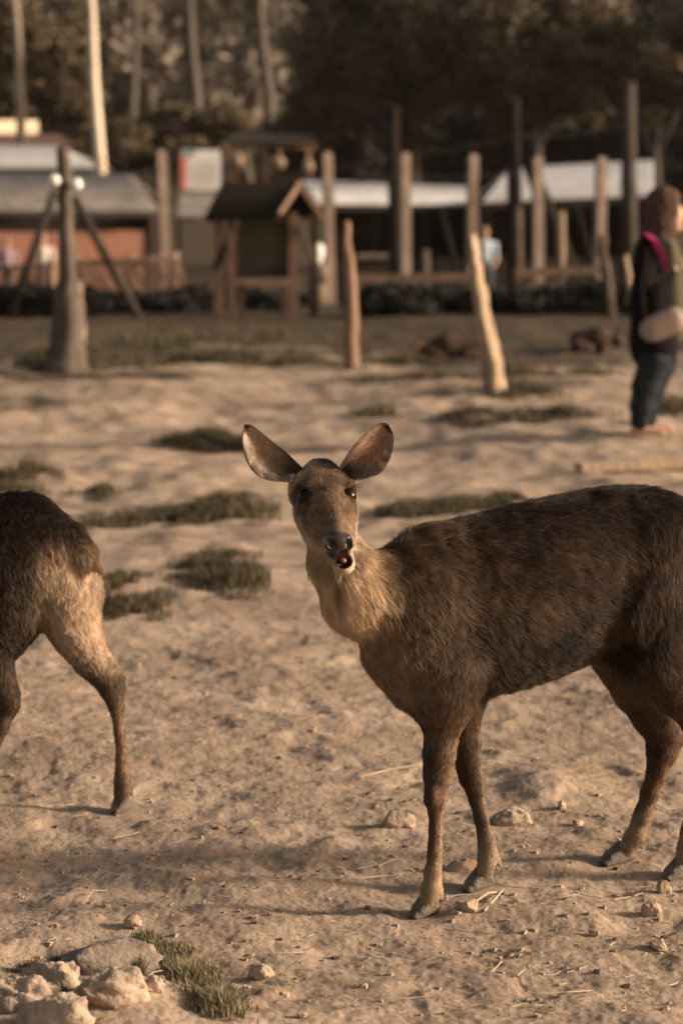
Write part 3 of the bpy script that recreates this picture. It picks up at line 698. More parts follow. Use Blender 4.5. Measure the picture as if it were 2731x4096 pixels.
# ------------------------------------------------------------------ the second doe, walking out of the picture
def build_walker():
    root = empty('deer', (*HOOF_XY[4], 0)); tag(root, 'dark brown deer walking away with pale inner thighs and lifted tail', 'deer')
    b = Body()
    def leg(pts, **kw): b.chain([(at(x, y, Y), r) for x, y, Y, r in pts], **kw)
    bd = dict(hair=.022, col=SIDE, flow=(.5, -.3, -.75))
    leg([(-900, 2190, 6.80, .125), (-560, 2215, 6.52, .155), (-200, 2195, 6.22, .150), (85, 2178, 6.02, .112)], k=.07, **bd)
    leg([(85, 2178, 6.02, .112), (190, 2225, 5.965, .092)], k=.06, **bd)
    leg([(200, 2240, 5.965, .092), (262, 2370, 5.955, .080), (293, 2500, 5.945, .059)], k=.05, hair=.016, col=(.13, .078, .046), flow=(.1, 0, -1))
    leg([(293, 2500, 5.945, .059), (328, 2570, 5.94, .048), (366, 2640, 5.94, .0375), (412, 2700, 5.94, .0315)], k=.03, hair=.012, col=(.20, .12, .072))
    leg([(412, 2700, 5.94, .0315), (444, 2765, 5.94, .0245), (466, 2832, 5.938, .0170), (478, 2925, 5.936, .0135), (485, 3040, 5.935, .0135), (490, 3110, 5.938, .0185), (491, 3155, 5.94, .0205), (486, 3190, 5.936, .0170), (484, 3205, 5.935, .0160)], k=.012, hair=.0065, col=(.19, .112, .066))
    b.cone(at(440, 2640, 5.945), .016, at(474, 2726, 5.945), .0140, k=.02, hair=.008, col=(.10, .06, .038))
    b.cone(at(474, 2726, 5.945), .0140, at(470, 2815, 5.942), .012, k=.02, hair=.008, col=(.13, .08, .048))
    leg([(30, 2300, 5.93, .110), (-5, 2480, 5.90, .085), (-45, 2600, 5.88, .058)], k=.05, **{**bd, 'hair': .017})
    leg([(-45, 2600, 5.88, .058), (-15, 2700, 5.87, .039), (18, 2768, 5.87, .030), (42, 2815, 5.87, .0235)], k=.025, hair=.011, col=(.085, .052, .033))
    leg([(42, 2815, 5.87, .0225), (10, 2905, 5.86, .0175), (-50, 3040, 5.85, .0155), (-100, 3120, 5.85, .0205), (-135, 3165, 5.84, .0175)], k=.012, hair=.007, col=(.10, .06, .038))
    leg([(285, 2165, 5.93, .036), (340, 2215, 5.905, .022), (402, 2284, 5.88, .007)], k=.03, hair=.020, col=(.045, .027, .018), flow=(.5, -.1, -.8))
    # forehand, out of the frame
    leg([(-900, 2190, 6.80, .120), (-1080, 2080, 6.95, .075), (-1180, 1960, 7.03, .058), (-1215, 1900, 7.06, .062), (-1330, 1985, 7.15, .034)], k=.05, **bd)
    for dx, Y, dy in ((-60, 6.72, 0), (40, 6.95, -40)):
        leg([(-880 + dx, 2350, Y, .075), (-860 + dx, 2560, Y, .042), (-870 + dx, 2750, Y, .024), (-862 + dx, 2900, Y, .015)], k=.03, hair=.010, col=LEG)
        p = at(-862 + dx, 2900, Y); b.cone(p, .015, (p[0], p[1], .05), .018, k=.012, hair=.007, col=LEG)
        hoof(root, (p[0] - .05, p[1] + .02, 0), (p[0] + .015, p[1], 0))
    dewclaw(b, at(516, 3150, 5.945), (.35, 0, -1)); dewclaw(b, at(500, 3158, 5.93), (.15, -.2, -1))
    V, Q = b.mesh(.0085)
    fl, hr, cl = b.props(V); N = vert_normals(V, Q)
    def blend(mask, c, a=1.0):
        nonlocal cl; m = (np.clip(mask, 0, 1) * a)[:, None]; cl = cl * (1 - m) + np.asarray(c) * m
    blend(sstep(.70, .84, V[:, 2] + .04 * noise3(V, 8, 3)), DARK, .8)
    blend(sstep(.05, .5, noise3(V, 8, 4)) * (V[:, 2] > .55), (.036, .023, .015), .6)
    p = at(285, 2455, 5.9)                                      # pale rump and inside of the thigh, seen from behind
    rump = np.exp(-((V[:, 0] - p[0] - .35 * (p[2] - V[:, 2]) * (V[:, 2] < p[2])) / .076) ** 4 - ((V[:, 2] - p[2]) / .160) ** 6) * sstep(6.02, 5.94, V[:, 1])
    blend(rump * sstep(.2, -.2, N[:, 1]), (.56, .40, .265), .9)
    blend(rump * sstep(.62, .70, V[:, 2]) * sstep(.78, .72, V[:, 2]), (.66, .35, .18), .7)
    blend(rump * np.exp(-(noise3(V * [1, 1, .25], 60, 8) / .15) ** 2), (.62, .46, .32), .5)
    hk = at(450, 2740, 5.94); blend(np.exp(-((V[:, 2] - hk[2]) / .06) ** 2) * (V[:, 0] > at(200, 2500, 5.94)[0]), (.075, .046, .030), .75)
    blend(sstep(.10, .05, V[:, 2]), (.10, .065, .042), .6)
    lum_ = (cl.mean(1, keepdims=True) / .35).clip(0, 1); cl = cl * (.66 + .34 * lum_)
    o = mesh_obj('body', V, Q, COAT, root, True); vcol(o, cl)
    for (tx, ty, Y), (hx, hy, Y2) in [((452, 3255, 5.90), (500, 3246, 5.945))]:
        a = at(tx, ty, Y); c = at(hx, hy, Y2); a[2] = c[2] = 0
        hoof(root, a, c, h=.038)
    a = at(-180, 3215, 5.82); c = at(-128, 3188, 5.845); hoof(root, a, (c[0], c[1], a[2] + .01))
    t1 = ear(root, at(-1205, 1880, 7.04), at(-1160, 1730, 7.0), .035, (-.4, -1, 0), 0, .015, n_v=10, n_u=7)
    t2 = ear(root, at(-1225, 1885, 7.10), at(-1280, 1740, 7.15), .035, (-.6, -1, 0), 0, .015, n_v=10, n_u=7)
    S, Cc, rd = grow_fur(V, Q, fl, hr, cl, 75000, .42, .28, weight=sstep(-.95, -.80, V[:, 0]) + .05, thick=.0004)
    curves_obj('fur', S, Cc, rd, FUR, root)
build_walker()

def lying_deer(label, px0, px1, pyb, pyt, seed, flip=1):
    g = ground_at((px0 + px1) / 2, pyb); Y = g[1] + .16; root = empty('resting_deer', (g[0], Y, g[2])); tag(root, label, 'deer', None)
    sc = abs(at(px1, pyb, Y)[0] - at(px0, pyb, Y)[0]); z0 = g[2]; hgt = at(px0, pyt, Y)[2] - z0; x0 = (at(px1, pyb, Y)[0] + at(px0, pyb, Y)[0]) / 2
    b = Body(); P = lambda u, v, w: np.array([x0 + flip * u * sc / 2, Y + v, z0 + w * hgt])
    c1, c2 = (.042, .024, .015), (.062, .036, .022)
    b.cone(P(-.55, .02, .48), .46 * hgt, P(.15, 0, .52), .50 * hgt, k=.06, col=c1); b.cone(P(.15, 0, .52), .48 * hgt, P(.6, -.01, .42), .34 * hgt, k=.06, col=c1)
    b.cone(P(-.7, -.08, .3), .30 * hgt, P(-.25, -.14, .18), .16 * hgt, k=.04, col=c2); b.cone(P(-.25, -.14, .14), .10 * hgt, P(-.75, -.18, .08), .07 * hgt, k=.02, col=c2)
    b.cone(P(.55, -.08, .25), .2 * hgt, P(.2, -.18, .10), .09 * hgt, k=.03, col=c2); b.cone(P(.2, -.18, .10), .08 * hgt, P(.6, -.22, .07), .06 * hgt, k=.02, col=c2)
    b.cone(P(.6, 0, .5), .28 * hgt, P(.86, -.06, .55), .18 * hgt, k=.05, col=c2); b.cone(P(.86, -.06, .58), .19 * hgt, P(1.0, -.12, .38), .10 * hgt, k=.03, col=c2)
    V, Q = b.mesh(.014); V[:, 2] = np.maximum(V[:, 2], z0 - .02); _, _, cl = b.props(V)
    o = mesh_obj('body', V, Q, COAT, root, True); vcol(o, cl)
    for s_ in (-1, 1):
        e = P(.84, -.06 + s_ * .05, .72); t = MB()
        tp = e + np.array([-flip * .05, s_ * .06, .07]); md = (e + tp) / 2 + np.array([flip * .028, 0, .01]); m2 = (e + tp) / 2 - np.array([flip * .028, 0, -.01])
        t.add([e, md, tp, m2, (e + tp) / 2 + np.array([0, .012, 0])], [(0, 1, 2, 3), (1, 0, 4), (2, 1, 4), (3, 2, 4), (0, 3, 4)])
        eo = t.build('ear', COAT, root); vcol(eo, [(.10, .06, .04)] * 5)
lying_deer('brown deer lying on the ground behind the gnarled pale post', 1640, 1985, 1436, 1338, 1, -1)
lying_deer('dark deer lying on the ground next to the person in black', 2275, 2480, 1418, 1312, 2, 1)
# ------------------------------------------------------------------ people
def plain(name, c, rough=.85, var=.25, scale=30, bump=.25): return noise_mat(name, tuple(x * (1 - var) for x in c), tuple(min(1, x * (1 + var)) for x in c), scale, rough, bump, scale * 4, spec=.06 if rough > .75 else .3)
SKIN = plain('skin', (.42, .24, .16), .55, .08); BLACKCLOTH = plain('black_coat_cloth', (.006, .0055, .006), .9); HIJAB = plain('brown_scarf_cloth', (.062, .037, .026), .8)
JEANS = plain('dark_denim', (.019, .023, .026), .9, .35); MAGENTA = plain('magenta_cloth', (.33, .03, .09), .8); OLIVE = plain('olive_shirt', (.085, .072, .042), .85)
DARKSTRAP = plain('dark_strap', (.022, .015, .011), .8); BAGM = plain('taupe_leather', (.24, .172, .136), .6, .08); WHITEP = plain('white_plastic', (.62, .58, .55), .4, .05)

def build_visitor():
    g = ground_at(2568, 1742); Yp = g[1]; root = empty('person', tuple(g))
    tag(root, 'person in brown headscarf, black coat and dark jeans holding a phone', 'person')
    P = lambda px, py, dy=0.0: at(px, py, Yp + dy)
    zg = g[2]
    b = Body(); sk = dict(k=.03)
    # head, neck, trunk, arms, hands, legs, feet as one skin
    b.ell(P(2660, 832), (.088, .070, .108), k=.02); b.ell(P(2688, 868), (.062, .055, .075), k=.03)
    b.cone(P(2728, 838), .011, P(2742, 862), .014, k=.012)                              # nose
    for d_ in (-.032, .032): b.ell(P(2722, 828, d_), (.016, .018, .012), k=.006, sub=True); b.ell(P(2716, 828, d_), (.014, .014, .012), k=.002)
    b.cone(P(2724, 886, -.018), .009, P(2724, 886, .018), .009, k=.01); b.cone(P(2718, 912), .018, P(2700, 915), .025, k=.02)
    for s_ in (-1, 1): b.ell(P(2655, 845, s_ * .072), (.02, .012, .032), k=.008)
    b.cone(P(2640, 890), .05, P(2622, 970), .052, k=.03); b.cone(P(2615, 1000), .090, P(2605, 1190), .085, k=.06); b.cone(P(2605, 1190), .085, P(2605, 1310), .080, k=.06)
    for s_, el, ha in ((-1, (2568, 1120), (2690, 1078)), (1, (2600, 1125), (2700, 1072))):
        sh = P(2600, 985, s_ * .155); e = P(*el, s_ * .215); h = P(*ha, s_ * .075)
        b.cone(P(2612, 975, 0), .06, sh, .05, k=.04); b.cone(sh, .048, e, .038, k=.03); b.cone(e, .037, h, .025, k=.02)
        d = (h - e) / np.linalg.norm(h - e); w_ = np.cross(d, [0, 0, 1]); w_ /= np.linalg.norm(w_); u_ = np.cross(w_, d)
        b.cone(h, .026, h + d * .055, .030, k=.01, sq=(w_, .55))                       # palm
        for f_ in range(4):
            r0 = h + d * .07 + u_ * (.024 - .016 * f_); ln = (.034, .040, .037, .028)[f_]
            m = r0 + d * ln * .7 - w_ * s_ * .008; b.cone(r0, .0085, m, .0080, k=.004); b.cone(m, .0080, m + d * ln * .25 - w_ * s_ * ln * .6, .0070, k=.004)
        t0 = h + d * .015 + u_ * .03; b.cone(t0, .010, t0 + d * .035 + u_ * .014, .0085, k=.006); b.cone(t0 + d * .035 + u_ * .014, .0085, t0 + d * .058 + u_ * .006 - w_ * s_ * .01, .0072, k=.004)
    for s_, kn, an in ((-1, (2582, 1540), (2557, 1702)), (1, (2600, 1540), (2585, 1702))):
        hp = P(2608, 1330, s_ * .070); k_ = P(*kn, s_ * .083); a_ = P(*an, s_ * .08)
        b.cone(hp, .066, k_, .052, k=.03); b.cone(k_, .056, (k_ + a_) / 2 + np.array([-.015, 0, .04]), .053, k=.02); b.cone((k_ + a_) / 2 + np.array([-.015, 0, .04]), .053, a_, .034, k=.02)
        toe = np.array([a_[0] + .14, a_[1] - .02, zg + .030]); heel = np.array([a_[0] - .03, a_[1], zg + .034])
        b.cone(a_, .034, heel, .032, k=.02); b.cone(heel + np.array([.02, 0, .012]), .034, toe, .024, k=.02, sq=(np.array([0, 0, 1.]), .8))
    V, Q = b.mesh(.0085); mesh_obj('body', V, Q, SKIN, root, True)
    # trousers
    t = Body()
    t.cone(P(2608, 1300), .105, P(2606, 1350), .110, k=.05)
    for s_, dx in ((-1, 0), (1, 26)):
        q_ = [(P(2612 + dx, 1360, s_ * .075), .096), (P(2616 + dx, 1450, s_ * .08), .092), (P(2583 + dx, 1540, s_ * .083), .080), (P(2563 + dx, 1620, s_ * .083), .067), (P(2557 + dx, 1690, s_ * .08), .060)]
        t.chain(q_, k=.04)
    V, Q = t.mesh(.012); V += (noise3(V, 16, 5) * .007)[:, None] * vert_normals(V, Q); mesh_obj('trousers', V, Q, JEANS, root, True)
    # long open coat with sleeves
    c = Body()
    c.cone(P(2612, 1005), .122, P(2604, 1200), .125, k=.06); c.cone(P(2604, 1200), .125, P(2608, 1360), .138, k=.06); c.cone(P(2608, 1350), .140, P(2612, 1405), .136, k=.03)
    for s_ in (-1, 1): c.cone(P(2606, 1230, s_ * .05), .106, P(2610, 1385, s_ * .068), .114, k=.05)
    for s_, el, ha in ((-1, (2568, 1120), (2672, 1084)), (1, (2600, 1125), (2684, 1078))):
        sh = P(2600, 990, s_ * .160); e = P(*el, s_ * .218); h = P(*ha, s_ * .085)
        c.cone(P(2612, 985, 0), .075, sh, .068, k=.05); c.cone(sh, .068, e, .058, k=.03); c.cone(e, .057, h, .046, k=.02)
    V, Q = c.mesh(.012); V += (noise3(V * [1, 1, .5], 12, 6) * .010)[:, None] * vert_normals(V, Q)
    mesh_obj('coat', V, Q, BLACKCLOTH, root, True)
    s2 = Body(); s2.cone(P(2668, 985), .060, P(2680, 1060), .075, k=.03); s2.cone(P(2680, 1060), .078, P(2690, 1330), .082, k=.03)
    V, Q = s2.mesh(.012); mesh_obj('shirt', V, Q, OLIVE, root, True)
    # headscarf: hood with the face left open, drape at the neck
    h = Body()
    h.ell(P(2650, 828), (.118, .094, .130), k=.02); h.ell(P(2630, 880), (.088, .088, .090), k=.04)
    h.cone(P(2648, 905), .085, P(2628, 945), .098, k=.05)
    h.ell(P(2745, 852), (.080, .062, .108), k=.015, sub=True)
    V, Q = h.mesh(.0085); V += (noise3(V, 22, 7) * .006)[:, None] * vert_normals(V, Q); mesh_obj('headscarf', V, Q, HIJAB, root, True)
    m = MB()                                                                            # magenta coat lapel running down to the hands
    pts = [P(2588, 936, -.215), P(2616, 962, -.245), P(2640, 1008, -.245), P(2656, 1055, -.225), P(2666, 1080, -.20)]
    V = []; Fc = []
    for i_, p in enumerate(pts):
        w_ = .027 if i_ < 3 else .022
        for o in ((-w_, 0, .012), (w_, -.006, -.008), (w_, .02, -.008), (-w_, .02, .012)): V.append(p + np.array(o))
        if i_:
            q = (i_ - 1) * 4
            for k in range(4): Fc.append((q + k, q + (k + 1) % 4, q + 4 + (k + 1) % 4, q + 4 + k))
    Fc += [(3, 2, 1, 0), (len(V) - 4, len(V) - 3, len(V) - 2, len(V) - 1)]
    mesh_obj('lapel', V, Fc, MAGENTA, root)
    # phone in the hands
    ph = MB(); ph.box(P(2702, 1060, -.02), (.155, .075, .010), rz=.15, ry=.22)
    o = ph.build('phone', WHITEP); tag(o, 'white phone held in the hands of the person in black', 'phone')
    # crossbody bag
    br = empty('shoulder_bag', tuple(P(2645, 1300, -.20))); tag(br, 'taupe leather bag hanging at the hip of the black coat', 'bag')
    bb = Body(); ca, cb = P(2608, 1318, -.215), P(2690, 1284, -.215)
    bb.cone(ca, .078, cb, .078, k=.02, sq=(np.array([0, 1., 0]), .55)); V, Q = bb.mesh(.009); mesh_obj('pouch', V, Q, BAGM, br, True)
    fl = Body(); fl.cone(ca + np.array([.005, -.008, .018]), .068, cb + np.array([.0, -.008, .018]), .068, k=.02, sq=(np.array([0, 1., 0]), .58)); V, Q = fl.mesh(.009); mesh_obj('flap', V, Q, BAGM, br, True)
    stp = MB(); stp.tube([P(2578, 1290, -.215), P(2566, 1150, -.285), P(2586, 1000, -.245), P(2612, 940, -.12)], .007, 6); stp.build('strap', DARKSTRAP, br)
build_visitor()

def far_person(label, px, py_head, Y, zg, top, bottom, hair, h=1.62, turn=1):
    hd = at(px, py_head, Y); x = hd[0]; s = (hd[2] - zg) / h; root = empty('person', (x, Y, zg)); tag(root, label, 'person')
    b = Body(); P = lambda u, v, w: np.array([x + u * s * turn, Y + v * s, zg + w * s])
    skin = (.36, .21, .14)
    b.ell(P(.0, 0, h - .11), (.085 * s, .075 * s, .115 * s), k=.02, col=skin); b.ell(P(-.02, .02, h - .085), (.092 * s, .08 * s, .095 * s), k=.01, col=hair)
    b.cone(P(0, 0, h - .22), .05 * s, P(0, 0, h - .30), .055 * s, k=.03, col=skin)
    b.cone(P(0, 0, 1.22), .135 * s, P(0, 0, .90), .125 * s, k=.06, col=top); b.cone(P(0, 0, .92), .13 * s, P(0, 0, .82), .14 * s, k=.05, col=bottom)
    for q in (-1, 1):
        b.cone(P(q * .10, 0, 1.27), .07 * s, P(q * .20, 0, 1.27), .055 * s, k=.05, col=top); b.cone(P(q * .20, 0, 1.27), .052 * s, P(q * .24, -.03, 1.00), .042 * s, k=.03, col=top)
        b.cone(P(q * .24, -.03, 1.00), .040 * s, P(q * .18, -.16, .86), .030 * s, k=.02, col=skin); b.cone(P(q * .18, -.16, .86), .028 * s, P(q * .16, -.22, .83), .026 * s, k=.02, col=skin)
        b.cone(P(q * .09, 0, .84), .09 * s, P(q * .10, -.02, .46), .065 * s, k=.04, col=bottom); b.cone(P(q * .10, -.02, .46), .06 * s, P(q * .10, .02, .07), .042 * s, k=.03, col=bottom)
        b.cone(P(q * .10, .02, .045), .042 * s, P(q * .11, -.12, .035), .034 * s, k=.02, col=(.05, .04, .035))
    V, Q = b.mesh(.022); _, _, cl = b.props(V); o = mesh_obj('body', V, Q, COAT, root, True); vcol(o, cl)
# ------------------------------------------------------------------ the place behind: posts, fences, stalls, trees, hill
WOOD = noise_mat('weathered_wood', (.105, .070, .046), (.27, .185, .125), 5, .85, .5, 30, stretch=(6, 6, .6), dist=.008)
PALEWOOD = noise_mat('bleached_wood', (.20, .135, .085), (.46, .33, .215), 6, .8, .6, 26, stretch=(5, 5, .5), dist=.01)
MIDWOOD = noise_mat('brown_old_wood', (.040, .028, .020), (.115, .080, .056), 5, .9, .4, 30, stretch=(5, 5, .6))
GREYWOOD = noise_mat('grey_old_trunk', (.045, .034, .026), (.120, .092, .071), 6, .9, .6, 26, stretch=(5, 5, .5), dist=.012)
BLACKWOOD = noise_mat('black_wood_and_shade', (.010, .008, .006), (.026, .019, .014), 5, .95, .4, 30, stretch=(5, 5, .6), spec=.05)  # near-black timber; also the painted shade of the stall interiors
DARKWOOD = noise_mat('dark_wood', (.020, .015, .011), (.060, .042, .030), 5, .9, .4, 30, stretch=(5, 5, .6))
CONC = noise_mat('pinkish_concrete', (.15, .108, .082), (.27, .197, .152), 8, .9, .3, 40)
TINW = noise_mat('pale_roof_sheet', (.38, .36, .335), (.52, .495, .46), 2.0, .45, .1, 12, spec=.4)
TING = noise_mat('grey_roof_sheet', (.080, .068, .058), (.16, .139, .122), 2.0, .6, .15, 12, spec=.4)
ORANGE = noise_mat('orange_painted_board', (.18, .076, .047), (.27, .120, .075), 4, .8, .2, 30, stretch=(4, 4, .5))
CREAM = noise_mat('cream_board', (.52, .40, .26), (.66, .53, .36), 4, .7, .1)
MAROON = noise_mat('maroon_roof', (.10, .050, .042), (.16, .085, .07), 4, .8, .2)
BROWNW = noise_mat('brown_board_wall', (.045, .030, .022), (.085, .058, .042), 4, .85, .3, stretch=(1, 1, 6))
REDBR = noise_mat('red_brown_timber', (.13, .075, .050), (.25, .150, .10), 5, .8, .3, stretch=(4, 4, .6))
BOARD = noise_mat('olive_notice_panel', (.075, .056, .034), (.125, .095, .058), 3, .8, .1)
WHITE = noise_mat('white_print', (.33, .315, .30), (.42, .40, .38), 3, .6, 0); INK = noise_mat('grey_ink', (.20, .18, .17), (.26, .24, .22), 9, .7, 0)
REDP = noise_mat('red_print', (.27, .085, .068), (.34, .115, .09), 5, .6, 0); TEAL = noise_mat('teal_print', (.07, .12, .13), (.13, .19, .20), 5, .6, 0)
PALEBLUE = noise_mat('pale_blue_cloth', (.30, .38, .42), (.42, .50, .54), 6, .8, .2)
LAMPW = noise_mat('white_enamel', (.62, .60, .57), (.72, .70, .66), 5, .35, 0, spec=.5)
WIREM = noise_mat('dull_wire', (.06, .05, .045), (.12, .10, .085), 8, .6, 0, metal=.5)

def gpt(px, Y, dz=0.0):
    x = at(px, 1000, Y)[0]; return np.array([x, Y, gz1(x, Y) + dz])
def slab(name, p, t, mat, par, corr=0, amp=.02):
    """thick sheet through four corners p00 p10 p11 p01; corr = number of corrugations across p00-p10"""
    p = [np.asarray(q, float) for q in p]; n = np.cross(p[1] - p[0], p[3] - p[0]); n /= np.linalg.norm(n)
    k = max(1, corr * 4); V = []; Fc = []
    for i in range(k + 1):
        u = i / k; o = n * amp * math.sin(u * corr * 2 * math.pi) if corr else 0 * n
        a = p[0] * (1 - u) + p[1] * u + o; b = p[3] * (1 - u) + p[2] * u + o
        V += [a, b, b - n * t, a - n * t]
        if i:
            q = (i - 1) * 4
            for j in range(4): Fc.append((q + j, q + (j + 1) % 4, q + 4 + (j + 1) % 4, q + 4 + j))
    Fc += [(3, 2, 1, 0), tuple(len(V) - 4 + j for j in range(4))]
    return mesh_obj(name, V, Fc, mat, par, bool(corr))
def planks(par, a, b, z0, z1, n, t, mat, name='plank', seed=0):
    """upright boards side by side between ground points a and b"""
    r_ = random.Random(seed); a = np.asarray(a, float); b = np.asarray(b, float); d = b - a; L_ = np.linalg.norm(d[:2]); rz = math.atan2(d[1], d[0]); me = None
    for i in range(n):
        c = a + d * (i + .5) / n
        if me is None:
            m = MB(); m.box((0, 0, 0), (L_ / n - .012, t, z1 - z0)); o = m.build(name, mat); me = o.data
        else: o = bpy.data.objects.new(name, me); COL.objects.link(o)
        o.location = (c[0] + r_.uniform(-.004, .004), c[1] + r_.uniform(-.006, .006), (z0 + z1) / 2 + r_.uniform(-.012, .012)); o.rotation_euler = (0, 0, rz); parent(o, par)

# ---- posts in the paddock
def knotty(name, label, pts, rad, mat, cat='post', n=14, seed=1, jit=.12, par_extra=None):
    root = empty(name, tuple(pts[0])); tag(root, label, cat)
    Pn = []; Rn = []; r_ = random.Random(seed)
    for i in range(len(pts) - 1):
        for k in range(4):
            u = k / 4; Pn.append(np.array(pts[i]) * (1 - u) + np.array(pts[i + 1]) * u + np.array([r_.uniform(-.006, .006), r_.uniform(-.006, .006), 0])); Rn.append(rad[i] * (1 - u) + rad[i + 1] * u)
    Pn.append(pts[-1]); Rn.append(rad[-1])
    MB().tube(Pn, Rn, n, jit, seed).build('trunk', mat, root, True)
    return root
g = ground_at(1982, 1578); Y0 = g[1]
gp = knotty('gnarled_post', 'gnarled pale driftwood post leaning on the bare earth', [g - [0, 0, .05]] + [at(x, y, Y0) for x, y in ((1978, 1500), (1958, 1380), (1925, 1260), (1908, 1130), (1892, 1010), (1884, 940))], [.066, .062, .058, .054, .048, .040, .034], PALEWOOD, seed=3, jit=.28)
MB().tube([at(1960, 1575, Y0 + .03) - [0, 0, .05], at(1945, 1450, Y0 + .04), at(1935, 1330, Y0 + .03)], [.04, .036, .02], 8, .2, 5).build('root_spur', WOOD, gp, True)
g = ground_at(1402, 1472); Y0 = g[1]
knotty('wooden_post', 'straight brown wooden post standing alone near the rail fence', [g - [0, 0, .05]] + [at(x, y, Y0) for x, y in ((1404, 1300), (1402, 1120), (1388, 1000), (1384, 885))], [.066, .060, .054, .040, .030], REDBR, seed=5, jit=.1)
g = ground_at(262, 1492); Y0 = g[1]
lp = knotty('trunk_post', 'thick grey trunk post with flared mossy base and two white lamps', [g - [0, 0, .05]] + [at(x, y, Y0) for x, y in ((262, 1470), (266, 1380), (272, 1200), (272, 1100), (264, 900), (258, 720), (254, 590))], [.245, .185, .155, .125, .080, .062, .058, .056], GREYWOOD, seed=7, jit=.18)
for dx, dy, q in ((218, 722, -1), (306, 738, 1)):
    c = at(dx, dy, Y0 - .10); lm = Body(); lm.ell(c, (.050, .042, .050)); lm.cone(c, .04, c + np.array([0, .07, .01]), .022, k=.01)
    V, Q = lm.mesh(.008); lo_ = mesh_obj('lamp', V, Q, LAMPW, lp, True); MB().tube([c + np.array([0, .05, 0]), at(262, 725, Y0)], .010, 6).build('bracket', DARKWOOD, lo_)
g = ground_at(322, 1415)
knotty('short_post', 'short pale post leaning behind the thick trunk post', [g - [0, 0, .05], at(324, 1300, g[1]), at(316, 1190, g[1]), at(310, 1130, g[1])], [.05, .046, .042, .036], PALEWOOD, seed=9)
# moss and roots at the trunk post: handled with the grass

# ---- plank on the ground, right
g1, g2 = ground_at(2310, 1893), ground_at(2900, 1885)
pk = MB(); pk.beam(g1 + [0, 0, .035], g2 + [0, 0, .055], .13, .045); tag(pk.build('plank', PALEWOOD), 'long pale plank lying on the ground behind the doe', 'plank')

# ---- row of concrete posts with wire
CP = [(665, 600), (1322, 608), (1622, 612), (1885, 618), (2152, 628), (2395, 628)]
CPL = ['between the orange stall and the banner sign', 'beside the white bucket on the stump', 'in front of the long pale roof', 'rising behind the gnarled pale post', 'beside the leaning dark log', 'behind the crooked brown stake']
cproto = None
for i, (px, top) in enumerate(CP):
    Yp = 37.2; b_ = gpt(px, Yp, -.1); tp = at(px, top, Yp); hgt = tp[2] - b_[2]
    m = MB(); w = .074
    V = [(sx * w * s_, sy * w * s_, z) for z, s_ in ((0, 1), (hgt * .5, .98), (hgt - .05, .95), (hgt, .62)) for sx, sy in ((-1, -1), (1, -1), (1, 1), (-1, 1))]
    Fc = [(q + j, q + (j + 1) % 4, q + 4 + (j + 1) % 4, q + 4 + j) for q in (0, 4, 8) for j in range(4)] + [(3, 2, 1, 0), (12, 13, 14, 15)]
    m.add(V, Fc); o = m.build('fence_post', CONC); o.location = tuple(b_); o.rotation_euler = (R(.5 * (-1) ** i), R((-1.6, -1.2, -.6, .5, -1, .6)[i]), R(18))
    tag(o, 'pinkish concrete fence post ' + CPL[i], 'fence post', 'concrete fence posts behind the paddock')

# ---- tall dark poles, wires and the leaning log
for px, top, w in ((1582, 430, .13), (2064, 400, .14), (2522, 330, .165)):
    Yp = 44.0; b_ = gpt(px, Yp, -.1); tp = at(px - 12, top, Yp)
    po = empty('pole', tuple(b_)); MB().tube([b_, b_ * .6 + tp * .4, tp], [w, w * .92, w * .8], 10, .1, int(px)).build('shaft', BLACKWOOD if px < 2500 else DARKWOOD, po, True)
    MB().box(tp + np.array([0, 0, .03]), (w * 1.7, w * 1.7, .06)).build('cap', DARKWOOD, po)
    tag(po, {1582: 'tall dark timber pole crossing the long pale roof', 2064: 'tall dark timber pole that the dark log leans on', 2522: 'tall brown timber pole right behind the person in black'}[px], 'pole', 'tall timber poles among the stalls')
for pts, lb in (([(1280, 668), (1582, 620), (2064, 545), (2522, 505), (2900, 520)], 'thin wire strung high between the tall dark poles'), ([(1240, 745), (1582, 702), (2064, 690)], 'thin sagging wire strung low between the tall dark poles')):
    P_ = []
    for (x0, y0), (x1, y1) in zip(pts[:-1], pts[1:]):
        for k in range(6): u = k / 6; P_.append(at(x0 + (x1 - x0) * u, y0 + (y1 - y0) * u + 14 * 4 * u * (1 - u), 43.8))
    P_.append(at(*pts[-1], 43.8)); tag(MB().tube(P_, .014, 5).build('wire', WIREM), lb, 'wire')
a_, b_ = at(2108, 640, 42), gpt(2345, 42, -.05)
tag(MB().tube([b_, (a_ + b_) / 2 + [0, 0, .03], a_], [.15, .14, .13], 9, .1, 4).build('leaning_log', BLACKWOOD, None, True), 'dark log leaning steeply against a tall pole', 'log')

# ---- trestle of two slanting props behind the trunk post
tr = empty('trestle', tuple(gpt(262, 29.6))); tag(tr, 'dark trestle of two slanting props behind the trunk post', 'trestle')
for xa, ya, xb in ((222, 760, 30), (296, 790, 560)):
    MB().tube([gpt(xb, 29.6, -.05), at(xa, ya, 29.6)], [.055, .05], 8, .1, xb).build('prop', DARKWOOD, tr, True)
MB().tube([at(200, 790, 29.7), at(320, 800, 29.7)], .04, 8).build('crossbar', DARKWOOD, tr, True)

